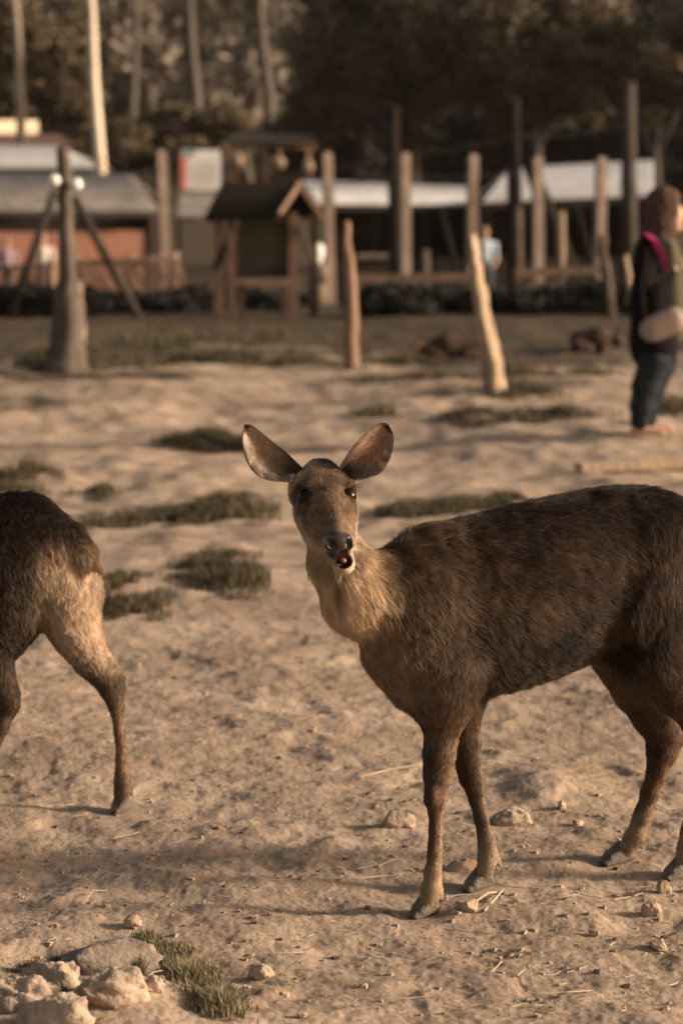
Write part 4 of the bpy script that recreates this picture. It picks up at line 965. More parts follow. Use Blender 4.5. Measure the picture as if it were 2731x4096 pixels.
# ---- low fence on the left: rails, stakes and slanting sticks
def stick_fence(label, x0, x1, Y, ytop0, ytop1, n, mat, slant, seed, posts):
    root = empty('stick_fence', tuple(gpt((x0 + x1) / 2, Y))); tag(root, label, 'fence'); r_ = random.Random(seed)
    yt = lambda px: ytop0 + (ytop1 - ytop0) * (px - x0) / (x1 - x0)
    MB().tube([at(x0, yt(x0), Y), at((x0 + x1) / 2, yt((x0 + x1) / 2) + 8, Y), at(x1, yt(x1), Y)], .035, 8, .1, seed).build('rail', mat, root, True)
    MB().tube([at(x0, yt(x0) + 130, Y + .05), at(x1, yt(x1) + 120, Y + .05)], .030, 8, .1, seed + 1).build('rail', mat, root, True)
    for px in posts: MB().tube([gpt(px, Y + .08, -.05), at(px, yt(px) - 25, Y + .08)], [.06, .05], 8, .12, px).build('stake', WOOD, root, True)
    for i in range(n):
        px = x0 + (x1 - x0) * (i + r_.uniform(.1, .9)) / n; sl = slant + r_.uniform(-12, 25)
        MB().tube([gpt(px + sl, Y - .06, -.02), at(px, yt(px) + r_.uniform(-18, 20), Y - .05)], [r_.uniform(.012, .026), .010], 5, .1, i).build('stick', r_.choice((WOOD, mat, REDBR)), root)
stick_fence('brown stick fence with slanting stakes in front of the orange stall', 300, 720, 32.5, 1052, 1030, 52, REDBR, 55, 2, (310, 520, 700))
stick_fence('dark stick fence left of the thick trunk post', -160, 215, 31.5, 1070, 1058, 40, DARKWOOD, -20, 4, (-100, 120, 205))
def rail_fence(label, x0, x1, Y, y0, y1, posts, pick, mat):
    root = empty('rail_fence', tuple(gpt((x0 + x1) / 2, Y))); tag(root, label, 'fence')
    MB().beam(at(x0, y0, Y), at(x1, y1, Y), .05, .12).build('rail', mat, root)
    MB().beam(at(x0, y0 + 105, Y + .01), at(x1, y1 + 100, Y + .01), .04, .09).build('rail', DARKWOOD, root)
    for px in posts: MB().tube([gpt(px, Y + .09, -.05), at(px, y0 - 20, Y + .09)], [.065, .055], 8, .1, px).build('post', WOOD, root, True)
    for i, px in enumerate(pick): MB().beam(gpt(px, Y - .07, 0), at(px + 4, y0 + 25 + (i * 37) % 14, Y - .07), .09, .025, (0, 1, 0)).build('picket', WOOD if i % 3 else DARKWOOD, root)
rail_fence('low rail fence with a grey top rail beside the lone brown post', 1425, 1900, 33, 1118, 1108, (1440, 1640, 1890), range(1600, 1890, 34), WOOD)
rail_fence('low picket fence in the shade behind the gnarled post', 2060, 2430, 34, 1092, 1080, (2070, 2250, 2420), range(2085, 2420, 30), WOOD)
def crooked(label, pts, Y, rad, mat, seed):
    o = MB().tube([gpt(pts[0][0], Y, -.05)] + [at(x, y, Y) for x, y in pts], [rad[0]] + list(rad), 9, .15, seed).build('crooked_stake', mat, None, True); tag(o, label, 'post')
crooked('crooked brown stake between the picket fence and the person in black', [(2440, 1290), (2424, 1100), (2405, 1000), (2412, 940)], 30, [.075, .07, .055, .05], MIDWOOD, 3)
crooked('slim slanting stake just behind the person in black', [(2535, 1300), (2518, 1150), (2500, 1020)], 29, [.04, .036, .03], PALEWOOD, 4)

# ---- notice board under a small gabled roof
NY = 30.0
nb = empty('notice_board', tuple(gpt(1050, NY))); tag(nb, 'notice board under a small dark gabled roof on timber legs', 'notice board')
for px, Yq, m_ in ((872, NY + .25, REDBR), (925, NY - .15, REDBR), (1172, NY - .2, REDBR), (1255, NY + .35, DARKWOOD)):
    MB().beam(gpt(px, Yq, -.05), at(px, 850, Yq), .10, .10, (0, 1, 0)).build('leg', m_, nb)
r0a, r0b = at(890, 728, NY + .1), at(1195, 732, NY - .1)
slab('roof_slope', [at(815, 872, NY - .5), at(1112, 866, NY - .75), r0b, r0a], .05, BLACKWOOD, nb, 8, .012)
slab('roof_slope', [at(1285, 858, NY + .55), at(960, 862, NY + .7), r0a + [0, .02, 0], r0b + [0, .02, 0]], .05, BLACKWOOD, nb, 8, .012)
MB().beam(r0b + [.01, -.03, -.02], at(1112, 868, NY - .80), .05, .12, (0, 1, 0)).build('barge_board', REDBR, nb)
MB().beam(r0b + [.01, -.03, -.02], at(1285, 862, NY + .5), .05, .12, (0, 1, 0)).build('barge_board', REDBR, nb)
slab('panel', [at(945, 1065, NY), at(1160, 1068, NY - .05), at(1160, 890, NY - .05), at(945, 888, NY)], .04, BOARD, nb)
for a_, b_ in (((935, 1075), (1168, 1078)), ((935, 882), (1168, 884)), ((940, 875), (940, 1080)), ((1165, 878), (1165, 1082))): MB().beam(at(*a_, NY - .06), at(*b_, NY - .08), .06, .05).build('frame', DARKWOOD, nb)
MB().beam(at(900, 1098, NY - .1), at(1190, 1098, NY - .12), .07, .07).build('crossbar', DARKWOOD, nb)
MB().beam(at(945, 885, NY - .2), at(862, 1075, NY + .1), .06, .08).build('brace', DARKWOOD, nb); MB().beam(at(1195, 900, NY - .25), at(1295, 1135, NY - .1), .06, .08).build('brace', DARKWOOD, nb)
bn = empty('bench', tuple(gpt(1050, NY - .7))); tag(bn, 'plain wooden bench standing below the notice board', 'bench')
MB().box(at(1050, 1130, NY - .7), (.66, .24, .05)).build('seat', WOOD, bn)
for px in (965, 1135): MB().beam(gpt(px, NY - .7, -.04), at(px, 1132, NY - .7), .07, .2, (0, 1, 0)).build('leg', MIDWOOD, bn)

# ---- stalls
def stall(label, Y, x0, x1, eave, ridge, wall_top, wall_px, roofmat, wallmat, n, depth=3.0, dark=True, cut=(0, 0), corr=24, skew=0.0):
    root = empty('stall', tuple(gpt((x0 + x1) / 2, Y + depth / 2))); tag(root, label, 'stall')
    e0, e1 = at(x0, eave[0], Y - .5), at(x1, eave[1], Y - .5 + skew); t0, t1 = at(x0 + cut[0], ridge[0], Y + depth / 2), at(x1 - cut[1], ridge[1], Y + depth / 2 + skew)
    slab('roof', [e0, e1, t1, t0], .05, roofmat, root, corr, .007)
    k0, k1 = np.array([e0[0], Y + depth + .5, e0[2]]), np.array([e1[0], Y + depth + .5 + skew, e1[2]])
    slab('roof', [k1, k0, t0 + [0, .02, 0], t1 + [0, .02, 0]], .05, roofmat, root, corr, .007)
    MB().beam(e0 + [0, -.02, -.08], e1 + [0, -.02, -.08], .04, .13).build('fascia', wallmat if not dark else DARKWOOD, root)
    a, b = gpt(wall_px[0], Y), gpt(wall_px[1], Y + skew); zt = at(x0, wall_top, Y)[2]; zb = min(a[2], b[2]) - .05
    planks(root, a, b, zb, zt, n, .03, wallmat, seed=n)
    zr = min(e0[2], e1[2]) + .1
    for p, q in (((a[0], a[1] + .05), (a[0], a[1] + depth)), ((b[0], b[1] + .05), (b[0], b[1] + depth)), ((a[0], a[1] + depth), (b[0], b[1] + depth))):
        MB().beam((*p, (zb + zr) / 2), (*q, (zb + zr) / 2), .05, zr - zb).build('wall', BLACKWOOD, root)  # coloured near black to paint in the shade inside the stall
    for u in np.linspace(0, 1, 4):
        p = a * (1 - u) + b * u; MB().box((p[0], p[1] - .06, (zb + zr) / 2), (.10, .08, zr - zb)).build('post', DARKWOOD, root)
    return root
stall('orange boarded stall under a wide grey sheet roof', 58, -420, 640, (835, 842), (688, 696), 930, (-380, 600), TING, ORANGE, 22, 3.4, cut=(0, 120), skew=2.6)
stall('open stall with a whitish sheet roof behind the orange stall', 68, -450, 395, (668, 672), (580, 584), 735, (-420, 370), TINW, BROWNW, 14, 3.2, cut=(0, 170))
stall('brown stall with a long pale roof behind the notice board', 55, 1270, 1905, (815, 818), (722, 745), 1035, (1300, 1890), TINW, BROWNW, 18, 3.4, cut=(-60, 30), skew=.8)
stall('dark stall with a pale roof among the tall poles', 52, 1925, 2610, (808, 780), (672, 640), 1030, (1960, 2600), TINW, BROWNW, 18, 3.4, cut=(110, 0))
# upper hut with the cream fascia, far left
hu = empty('hut', tuple(gpt(-150, 78))); tag(hu, 'hut with a bright cream fascia above a maroon roof strip', 'hut')
slab('roof', [at(-420, 585, 77), at(300, 585, 77), at(240, 538, 79), at(-420, 538, 79)], .06, MAROON, hu)
MB().beam(at(-420, 508, 76), at(150, 508, 79.5), .10, .42).build('fascia', CREAM, hu)
zb = gz1(-10, 80) - .2; p = at(-150, 560, 80); MB().box((p[0], 81.5, (zb + p[2]) / 2), (4.6, 3.0, p[2] - zb)).build('wall', BROWNW, hu)
# open hut behind the notice board
oh = empty('open_hut', tuple(gpt(1090, 70))); tag(oh, 'small open hut with red-brown fascia boards behind the notice board', 'hut')
MB().beam(at(925, 572, 69), at(1062, 576, 69), .08, .19).build('fascia', REDBR, oh); MB().beam(at(1078, 578, 69), at(1262, 586, 70), .08, .20).build('fascia', REDBR, oh)
slab('roof', [at(905, 560, 68.8), at(1275, 568, 68.8), at(1230, 536, 71), at(950, 530, 71)], .06, DARKWOOD, oh)
for px in (945, 1062, 1240): MB().beam(gpt(px, 69.2, -.1), at(px, 575, 69.2), .16, .16, (0, 1, 0)).build('post', REDBR, oh)
MB().beam(at(1020, 800, 69.2), at(985, 600, 69.2), .16, .12, (0, 1, 0)).build('brace', CREAM, oh)
MB().beam(at(930, 760, 69.6), at(1262, 760, 69.6), .05, 1.0).build('rail_panel', BROWNW, oh)
for px, py in ((952, 642), (1118, 652), (1232, 668)):
    lb = Body(); c = at(px, py, 68.9); lb.ell(c, (.17, .17, .19)); lb.cone(c + [0, 0, .15], .05, c + [0, 0, .55], .03, k=.03); V, Q = lb.mesh(.03)
    o = mesh_obj('hanging_lantern', V, Q, PALEWOOD, None, True); tag(o, 'round tan lantern in the open hut ' + {952: 'at the post toward the banner sign', 1118: 'beside its middle post', 1232: 'above the gable of the notice board'}[px], 'lantern', 'lanterns in the open hut')

# ---- banner and feather flag
BY = 47.0
BT = lambda px: BY + (px - 800) / 160 * .25
bnr = empty('banner_sign', tuple(gpt(800, BY))); tag(bnr, 'white printed banner with red edge above a grey panel', 'sign')
slab('sheet', [at(722, 758, BT(722)), at(884, 760, BT(884)), at(884, 600, BT(884)), at(722, 598, BT(722))], .03, WHITE, bnr)
slab('red_stripe', [at(722, 752, BT(722) - .02), at(748, 754, BT(748) - .02), at(752, 618, BT(752) - .02), at(722, 612, BT(722) - .02)], .012, REDP, bnr)
slab('corner_print', [at(724, 612, BT(724) - .02), at(752, 640, BT(752) - .02), at(790, 601, BT(790) - .02), at(724, 600, BT(724) - .02)], .012, TEAL, bnr)
for q, (xa, xb) in enumerate(((775, 868), (770, 872), (768, 860), (774, 872), (772, 850))):
    yy = 652 + q * 20; slab('text_line', [at(xa, yy + 5, BT(xa) - .02), at(xb, yy + 5, BT(xb) - .02), at(xb, yy, BT(xb) - .02), at(xa, yy, BT(xa) - .02)], .012, INK, bnr)
slab('lower_sheet', [at(704, 868, BT(704)), at(905, 870, BT(905)), at(898, 768, BT(898)), at(716, 766, BT(716))], .03, TING, bnr)
for q in range(4):
    yy = 785 + q * 20; slab('text_line', [at(722, yy + 6, BT(722) - .02), at(880 - 14 * (q % 2), yy + 6, BT(880 - 14 * (q % 2)) - .02), at(880 - 14 * (q % 2), yy, BT(880 - 14 * (q % 2)) - .02), at(722, yy, BT(722) - .02)], .012, WHITE if q % 2 else INK, bnr)
for px in (716, 892): MB().beam(gpt(px, BY + .05, -.1), at(px, 596, BT(px) + .05), .09, .07, (0, 1, 0)).build('post', DARKWOOD, bnr)
ff = empty('feather_flag', tuple(gpt(945, 41))); tag(ff, 'narrow pale blue flag hanging on a pole beside the banner', 'flag')
slab('cloth', [at(912, 1062, 41), at(958, 1058, 41), at(960, 868, 41), at(928, 862, 41)], .02, PALEBLUE, ff, 2, .03); MB().tube([gpt(962, 41.05, -.1), at(960, 855, 41.05)], .02, 6).build('pole', DARKWOOD, ff)
# white bucket by the concrete post
bk = Body(); c = at(1270, 1018, 37.0); bk.cone(c - [0, 0, .07], .085, c + [0, 0, .07], .105, k=.01); V, Q = bk.mesh(.02)
tbl = empty('stump_table', tuple(gpt(1270, 37))); tag(tbl, 'rough log stump carrying a white bucket beside the concrete post', 'stump')
gb = gpt(1270, 37, -.05); MB().tube([gb, (gb[0], gb[1], c[2] - .15)], [.17, .15], 10, .1, 3).build('log', WOOD, tbl, True)
o = mesh_obj('bucket', V, Q, LAMPW, None, True); tag(o, 'white bucket standing on the stump beside the concrete post', 'bucket')

# ---- counter, spare posts and poles leaning about
ct = empty('counter', tuple(gpt(1515, 48))); tag(ct, 'rough counter with a pinkish ledge in front of the brown stall', 'counter')
MB().beam(at(1428, 1026, 47.9), at(1600, 1026, 47.9), .5, .09).build('ledge', CONC, ct)
a_, b_ = gpt(1440, 48), gpt(1592, 48); planks(ct, a_, b_, a_[2] - .05, at(1500, 1034, 48)[2], 6, .03, MIDWOOD, seed=3)
for px, pt, Y, m_, lb in ((2242, 845, 40, WOOD, 'short sunlit post right of the leaning dark log'), (2070, 830, 39, MIDWOOD, 'brown post beside the tall dark pole'), (1700, 1000, 40, MIDWOOD, 'stubby brown post in front of the dark stall opening'), (905, 930, 36, MIDWOOD, 'brown stake beside the pale blue flag')):
    tag(MB().tube([gpt(px, Y, -.05), at(px, pt, Y)], [.085, .07], 9, .1, px).build('timber_post', m_, None, True), lb, 'post')
for (xa, ya), xb, Y, lb in (((1760, 830), 1870, 45, 'thin dark pole slanting across the dark stall opening'), ((2300, 820), 2420, 41, 'slim dark beam slanting behind the picket fence')):
    tag(MB().tube([gpt(xb, Y, -.05), at(xa, ya, Y)], [.06, .05], 7, .1, xa).build('leaning_pole', BLACKWOOD, None, True), lb, 'pole')

# ---- people far behind
for lb, px, ph, Y, top, bot, hair in (('person in pale clothes standing behind the dark stick fence', 172, 935, 50, (.55, .46, .38), (.30, .24, .20), (.30, .18, .12)),
                                      ('person with dark hair in a mauve top near the orange stall', 28, 955, 52, (.30, .21, .23), (.06, .05, .06), (.012, .010, .010)),
                                      ('person in a pale blue shirt behind the rail fence', 1938, 905, 46, (.36, .42, .46), (.05, .05, .06), (.02, .015, .012))):
    x = at(px, 1000, Y)[0]; far_person(lb, px, ph, Y, gz1(x, Y), top, bot, hair)

# ---- foliage
def leaf_mat(name, c1, c2):
    m, N, L, b = new_mat(name); a = N.new('ShaderNodeAttribute'); a.attribute_name = 'shade'
    mx = N.new('ShaderNodeMix'); mx.data_type = 'RGBA'; mx.inputs['A'].default_value = (*c1, 1); mx.inputs['B'].default_value = (*c2, 1)
    L.new(a.outputs['Fac'], mx.inputs['Factor']); L.new(mx.outputs['Result'], b.inputs['Base Color']); b.inputs['Roughness'].default_value = .7; b.inputs['Specular IOR Level'].default_value = .2
    return m
LEAF = leaf_mat('olive_leaves', (.030, .022, .011), (.130, .090, .047)); LEAFD = leaf_mat('dark_leaves', (.005, .005, .003), (.016, .014, .008)); LEAFY = leaf_mat('hazy_dry_leaves', (.090, .070, .050), (.19, .150, .110))  # LEAFY: dry foliage with distance haze painted into its pale tone
DRYGRASS = leaf_mat('dry_bank_grass', (.075, .066, .032), (.27, .22, .13)); GRASS = leaf_mat('grass_blades', (.030, .026, .012), (.140, .108, .060))
def leaves(name, blobs, n, size, mat, par=None, seed=0):
    """leaf-sized quads spread through clumps; blobs: (centre, radii)"""
    r_ = np.random.default_rng(seed); bl = [(np.asarray(c, float), np.asarray(rr, float)) for c, rr in blobs]
    wt = np.array([rr.prod() ** .67 for c, rr in bl]); k = r_.choice(len(bl), n, p=wt / wt.sum())
    C = np.array([c for c, _ in bl])[k]; RR_ = np.array([q for _, q in bl])[k]
    # sub-clumps inside each blob give light and dark masses with gaps
    sub = r_.normal(size=(len(bl), 26, 3)); sub /= np.linalg.norm(sub, axis=2, keepdims=True); sub *= r_.uniform(.45, 1.0, (len(bl), 26, 1))
    j = r_.integers(0, 26, n); D = sub[k, j] + r_.normal(size=(n, 3)) * .17
    P = C + D * RR_
    nr_ = r_.normal(size=(n, 3)) + D * 1.2 + np.array([0, 0, .5]); nr_ /= np.linalg.norm(nr_, axis=1, keepdims=True)
    t = np.cross(nr_, r_.normal(size=(n, 3))); t /= np.linalg.norm(t, axis=1, keepdims=True); b = np.cross(nr_, t)
    s = size * r_.uniform(.6, 1.4, (n, 1))
    V = np.stack([P - t * s, P - b * s * .45, P + t * s, P + b * s * .45], 1).reshape(-1, 3); Q = np.arange(n * 4).reshape(n, 4)
    o = mesh_obj(name, V, Q, mat, par)
    a = o.data.attributes.new('shade', 'FLOAT', 'POINT'); a.data.foreach_set('value', np.repeat(np.clip(r_.normal(.45, .25, n) + .3 * r_.normal(size=(len(bl), 26))[k, j], 0, 1), 4).astype(np.float32))
    return o
def tree(label, px, Y, cr, n, size, mat, seed, trunk_r=.22, trunk_mat=None, name='tree', group=None, lean=0.0):
    """cr: crown blobs as (px, py, dY, rx, rz) in metres around the pixel"""
    b_ = gpt(px, Y, -.2); root = empty(name, tuple(b_)); tag(root, label, 'tree', group)
    bl = [(at(x, y, Y + d), (rx, rx * .9, rz)) for x, y, d, rx, rz in cr]; top = np.mean([c for c, _ in bl], 0); top = np.array([b_[0] + lean, Y, top[2]])
    tk = MB(); tk.tube([b_, b_ * .6 + top * .4 + [.1, 0, 0], top], [trunk_r, trunk_r * .75, trunk_r * .3], 10, .12, seed)
    for c, rr in bl: s_ = b_ * .45 + top * .55; tk.tube([s_, (s_ + c) / 2 + [0, 0, .2], c], [trunk_r * .45, trunk_r * .3, .03], 6, .1, seed)
    tk.build('trunk', trunk_mat or DARKWOOD, root, True); leaves('crown', bl, n, size, mat, root, seed)
    return root
# big dark trees, right
tree('broad olive-brown tree spreading over the stalls behind the dark poles', 1640, 74, [(1260, 300, 0, 1.1, 1.5), (1330, 120, 0, 1.3, 1.7), (1480, 260, -.5, 1.6, 1.5), (1640, 130, 0, 2.0, 1.6), (1500, 420, .5, 1.9, 1.2), (1760, 320, -.5, 1.6, 1.2), (1250, 450, 1, 1.0, 1.0), (1500, -80, 1, 2.5, 1.8)], 26000, .11, LEAF, 11, .30)
tree('wide tawny tree crown with a dark underside above the pale stall roof', 2130, 72, [(1950, 130, 0, 1.8, 1.4), (2120, 260, -.6, 1.6, 1.1), (2300, 170, 0, 1.9, 1.3), (2020, 380, .5, 1.5, .9), (2280, 400, .8, 1.5, .8), (2150, -60, 1, 2.4, 1.6)], 22000, .11, LEAF, 12, .28)
tree('tawny tree at the edge of the stalls beyond the person in black', 2600, 70, [(2480, 230, 0, 1.4, 1.0), (2680, 250, -.4, 1.7, 1.1), (2850, 160, 0, 1.8, 1.6), (2600, 380, .4, 1.5, .8)], 17000, .11, LEAF, 13, .28)
tree('thin dark tree standing tall behind the tawny trees', 2640, 82, [(2630, 60, 0, .8, 1.3), (2600, 150, 0, .8, .6), (2690, 180, 0, .7, .6), (2560, 130, 0, .6, .5), (2650, -80, 0, 1.0, 1.2)], 5000, .11, LEAFD, 14, .14)
for i, (px, Y, py, rx, rz) in enumerate(((1330, 78, 560, 1.9, 1.1), (1620, 80, 560, 2.3, 1.3), (1950, 79, 560, 2.3, 1.3), (2260, 79, 545, 2.2, 1.3), (2560, 78, 560, 2.2, 1.4), (2800, 77, 540, 2.0, 1.6))):
    b_ = gpt(px, Y, -.2); root = empty('shrub', tuple(b_)); tag(root, 'dense dark shrub ' + ('in the gap beneath the broad olive-brown tree', 'behind the middle of the long pale roof', 'between the two pale stall roofs', 'behind the pale roof with the leaning log', 'behind the tall brown pole', 'past the tawny tree at the paddock end')[i], 'shrub', 'dark shrubs beneath the big trees')
    c = at(px, py, Y); leaves('foliage', [(c, (rx, 1.2, rz)), (c - [0, 0, 1.2], (rx * 1.1, 1.2, 1.3)), (c - [rx * .6, .3, .4], (rx * .6, .9, rz)), (c + [rx * .6, -.3, -.3], (rx * .6, .9, rz))], 7000, .13, LEAFD, root, 40 + i)  # leaves near black, painting in the shade beneath the crowns
    MB().tube([b_, c], [.12, .05], 7, .1, i).build('stem', DARKWOOD, root, True)
# left: dark brown tree, tall pale trunks
tree('dark brown tree beside the bright pale trunk', 130, 82, [(60, 120, 0, 1.6, 1.8), (-120, 200, 0, 1.8, 2.2), (210, 290, -.4, 1.3, 1.4), (260, 170, 0, .9, .9), (80, 430, 0, 1.7, 1.1), (300, 420, 0, 1.0, .9), (420, 560, 0, 1.4, .7), (-40, -60, 0, 1.8, 1.5)], 20000, .12, LEAF, 21, .2)
tree('bushy brown tree growing behind the banner sign', 640, 88, [(560, 560, 0, 1.5, .9), (760, 590, 0, 1.6, .8), (900, 520, 0, 1.3, .9), (680, 480, 0, 1.2, .7), (470, 640, 0, 1.2, .6)], 13000, .12, LEAF, 22, .15)
BARK = noise_mat('pale_smooth_bark', (.42, .33, .24), (.70, .58, .44), 3, .7, .3, 12, stretch=(2, 2, .4)); BARKG = noise_mat('grey_bark', (.20, .16, .125), (.34, .275, .22), 3, .8, .3, 12, stretch=(2, 2, .4))
MIDBARK = noise_mat('haze_toned_bark', (.060, .047, .037), (.110, .088, .069), 3, .8, .3, 12, stretch=(2, 2, .4))  # bark toned down so the fading by haze sits in its colour
def tall_trunk(label, pts, Y, r, mat, seed, crown_n=3000):
    b_ = gpt(pts[-1][0], Y, -.2); P_ = [b_] + [at(x, y, Y) for x, y in pts[::-1]]; tp = P_[-1]
    root = empty('tall_tree', tuple(b_)); tag(root, label, 'tree')
    q = P_ + [tp + (tp - P_[-2]) * .8, tp + np.array([.3, 0, 5.5])]
    MB().tube(q, np.linspace(r * 1.15, r * .45, len(q)), 10, .06, seed).build('trunk', mat, root, True)
    top = q[-1]; leaves('crown', [(top, (1.6, 1.6, 1.4)), (top + [1, .4, -1], (1.1, 1, .8)), (top + [-1.1, -.3, -.8], (1.1, 1, .8))], crown_n, .13, LEAF, root, seed)
tall_trunk('tall bright pale trunk rising behind the whitish roof', [(360, -60), (368, 60), (372, 200), (378, 350), (388, 500), (402, 660)], 65, .17, BARK, 31)
tall_trunk('grey-pink trunk half hidden by the dark brown tree', [(58, -40), (72, 160), (76, 300), (84, 440)], 76, .15, BARKG, 32)
for i, (pts, lb) in enumerate((([(548, -40), (545, 150), (535, 330), (530, 420)], 'slim faded trunk on the hillside right of the bright pale trunk'), ([(755, -60), (762, 120), (770, 250), (785, 380)], 'thick faded trunk on the hillside above the banner'), ([(1035, -40), (1038, 60), (1052, 200), (1075, 380)], 'curved faded trunk on the hillside beside the big dark tree'))):
    tall_trunk(lb, pts, 104 + 3 * i, (.17, .24, .26)[i], MIDBARK, 50 + i)
# hillside wood
bl = []; r_ = np.random.default_rng(77)
for i in range(420):
    Y = r_.uniform(116, 260); x = r_.uniform(-.32, .32) * Y; z = gz1(x, Y); h = r_.uniform(2.0, 5.0); bl.append(((x, Y, z + h * .75), (h * .6, h * .6, h * .8)))
o = leaves('forest', bl, 110000, .42, LEAFY, None, 78); tag(o, 'brown hillside wood fading into haze behind the stalls', 'forest', kind='stuff')
# dark bushes along the fence
for i, (px, Y, pyt, rx, lb) in enumerate(((560, 31.0, 1165, 1.05, 'low dark bush at the foot of the brown stick fence'), (800, 32.5, 1150, .60, 'dark bush between the stick fence and the notice board'), (1060, 31.8, 1150, .55, 'dark bush beneath the notice board'), (1545, 30.0, 1140, .55, 'dark bush behind the lone brown post'), (1740, 32, 1150, .8, 'dark bush behind the low rail fence'),
                                         (2000, 31, 1150, .70, 'dark bush behind the gnarled post'), (2250, 31, 1150, .8, 'dark bush behind the picket fence'), (2480, 31, 1090, .7, 'tall dark bush behind the person in black'), (100, 30, 1120, .9, 'dark bush behind the thick trunk post'), (2680, 31, 1080, .8, 'dark bush at the end of the paddock beyond the phone'))):
    b_ = gpt(px, Y, -.05); t_ = at(px, pyt, Y)[2]; h = max(.25, (t_ - b_[2])); root = empty('bush', tuple(b_)); tag(root, lb, 'bush')
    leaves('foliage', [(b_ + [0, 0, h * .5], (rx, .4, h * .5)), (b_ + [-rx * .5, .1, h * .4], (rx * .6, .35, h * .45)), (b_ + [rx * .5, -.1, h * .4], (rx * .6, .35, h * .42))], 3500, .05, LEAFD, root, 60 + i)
    st = MB()
    for q in (-1, 0, 1): st.tube([b_ + [q * .08, 0, -.02], b_ + [q * rx * .5, .05 * q, h * .6]], [.02, .008], 5)
    st.build('stems', DARKWOOD, root)

# ------------------------------------------------------------------ dusty air
hz = MB(); hz.box((0, 60, 18), (640, 640, 46)); hzm = bpy.data.materials.new('dusty_air'); hzm.use_nodes = True
_N = hzm.node_tree.nodes; _N.remove(_N['Principled BSDF']); _v = _N.new('ShaderNodeVolumePrincipled'); _v.inputs['Color'].default_value = (.93, .86, .77, 1); _v.inputs['Density'].default_value = .00011; _v.inputs['Anisotropy'].default_value = .2
hzm.node_tree.links.new(_v.outputs['Volume'], _N['Material Output'].inputs['Volume'])
hzo = hz.build('haze', hzm); tag(hzo, 'thin dusty haze hanging over the paddock and the hillside', 'haze', kind='stuff')
# ------------------------------------------------------------------ stones, clods, grass, straw
STONE = noise_mat('pale_stone', (.22, .160, .112), (.40, .305, .225), 22, .95, .8, 70, dist=.008, spec=.05); GREYST = noise_mat('grey_stone', (.13, .098, .078), (.23, .178, .142), 20, .95, .8, 70, dist=.008, spec=.05)
CLOD = noise_mat('earth_clod', (.24, .165, .11), (.38, .275, .19), 20, .95, .6, 80, dist=.005); DUNG = noise_mat('dark_dropping', (.010, .008, .007), (.028, .020, .015), 20, .8, .3)
def stone(label, px, py, wpx, hpx, mat, seed, deep=.8, cat='stone', name='stone', sink=.3, rough=.34):
    g = ground_at(px, py); s = np.linalg.norm(g - [0, 0, CAM_H]) / F_PX; w, h = wpx * s / 2, hpx * s / 2
    nu, nv = 40, 26; V = []; Fc = []
    for i in range(nv + 1):
        for j in range(nu):
            a, b = math.pi * i / nv, 2 * math.pi * j / nu; V.append((math.sin(a) * math.cos(b), math.sin(a) * math.sin(b), math.cos(a)))
    V = np.array(V); f = 1 + rough * noise3(V, 1.1, seed) + rough * .55 * noise3(V, 2.6, seed + 1) + rough * .42 * noise3(V, 5, seed + 2) + rough * .24 * noise3(V, 12, seed + 3)
    V = np.sign(V) * np.abs(V) ** .80 * f[:, None]
    for q in range(6):                                           # a few chipped planes
        d = np.random.default_rng(seed * 7 + q).normal(size=3); d /= np.linalg.norm(d); k = V @ d; V -= np.maximum(0, k - .80)[:, None] * d
    V = V * [w, w * deep, h]
    for i in range(nv):
        for j in range(nu): a = i * nu + j; b = i * nu + (j + 1) % nu; Fc.append((a, a + nu, b + nu, b))
    o = mesh_obj(name, V, Fc, mat, None, True); o.location = (g[0], g[1] + w * deep * .3, g[2] + h * (1 - 2 * sink)); o.rotation_euler = (0, 0, seed * 1.3 % .6 - .3)
    tag(o, label, cat); return o
stone('large pale stone with a shaded face at the foot of the bank', 60, 4040, 300, 230, STONE, 1, .7, sink=.42)
stone('rounded pale boulder lying below the other stones of the bank', 205, 4125, 300, 230, STONE, 2, .8, sink=.42)
stone('craggy pale stone above the rounded boulder', 215, 3955, 230, 160, STONE, 3, .8, sink=.40)
stone('broad flat grey rock with short grass along its back edge', 430, 3885, 420, 190, GREYST, 4, .6, sink=.40, rough=.26)
stone('whitish stone beside the small grass tuft on the bank', 450, 3995, 320, 180, STONE, 5, .7, sink=.42)
stone('small blocky clod leaning on the flat grey rock', 478, 3880, 50, 44, CLOD, 6)
stone('low crumbly clod in front of the flat grey rock', 400, 3896, 60, 40, CLOD, 16)
stone('pale block stone at the end of the bank stones', 610, 3960, 80, 62, STONE, 17)
stone('round tan clod lying alone on bare earth above the bank', 530, 3712, 74, 58, CLOD, 7, sink=.12)
stone('angular clod sitting among dark crumbs right of the grass', 1040, 3915, 86, 70, CLOD, 8, sink=.12)
stone('large pale stone behind the front hooves of the doe', 2042, 3300, 170, 92, STONE, 9, .5)
stone('tilted pale stone left of the near front leg', 1588, 3305, 130, 88, STONE, 10, .5)
stone('small round pebble below the earth hump', 2312, 3302, 46, 36, CLOD, 11)
stone('tiny dark-sided pebble on top of the earth hump', 2244, 3240, 36, 40, CLOD, 12, sink=.15)
stone('earth clod just in front of the far front hoof', 1870, 3640, 84, 60, CLOD, 13)
stone('low clod left of the far front hoof', 1845, 3482, 120, 66, CLOD, 14, .6)
stone('pale upright clod below the hind hoof', 2655, 3572, 50, 66, CLOD, 15, sink=.15)
stone('small pale pebble on the smooth earth below the doe', 2374, 3745, 40, 32, STONE, 18, sink=.15)
stone('pale clod at the rim of the blurred hollow', 2632, 3800, 66, 46, CLOD, 19, sink=.15)
stone('tan clod behind the rim of the blurred hollow', 2600, 3660, 74, 66, CLOD, 20, .7)
stone('small white stone at the very bottom of the bare earth', 1208, 4074, 44, 34, STONE, 21, sink=.15)
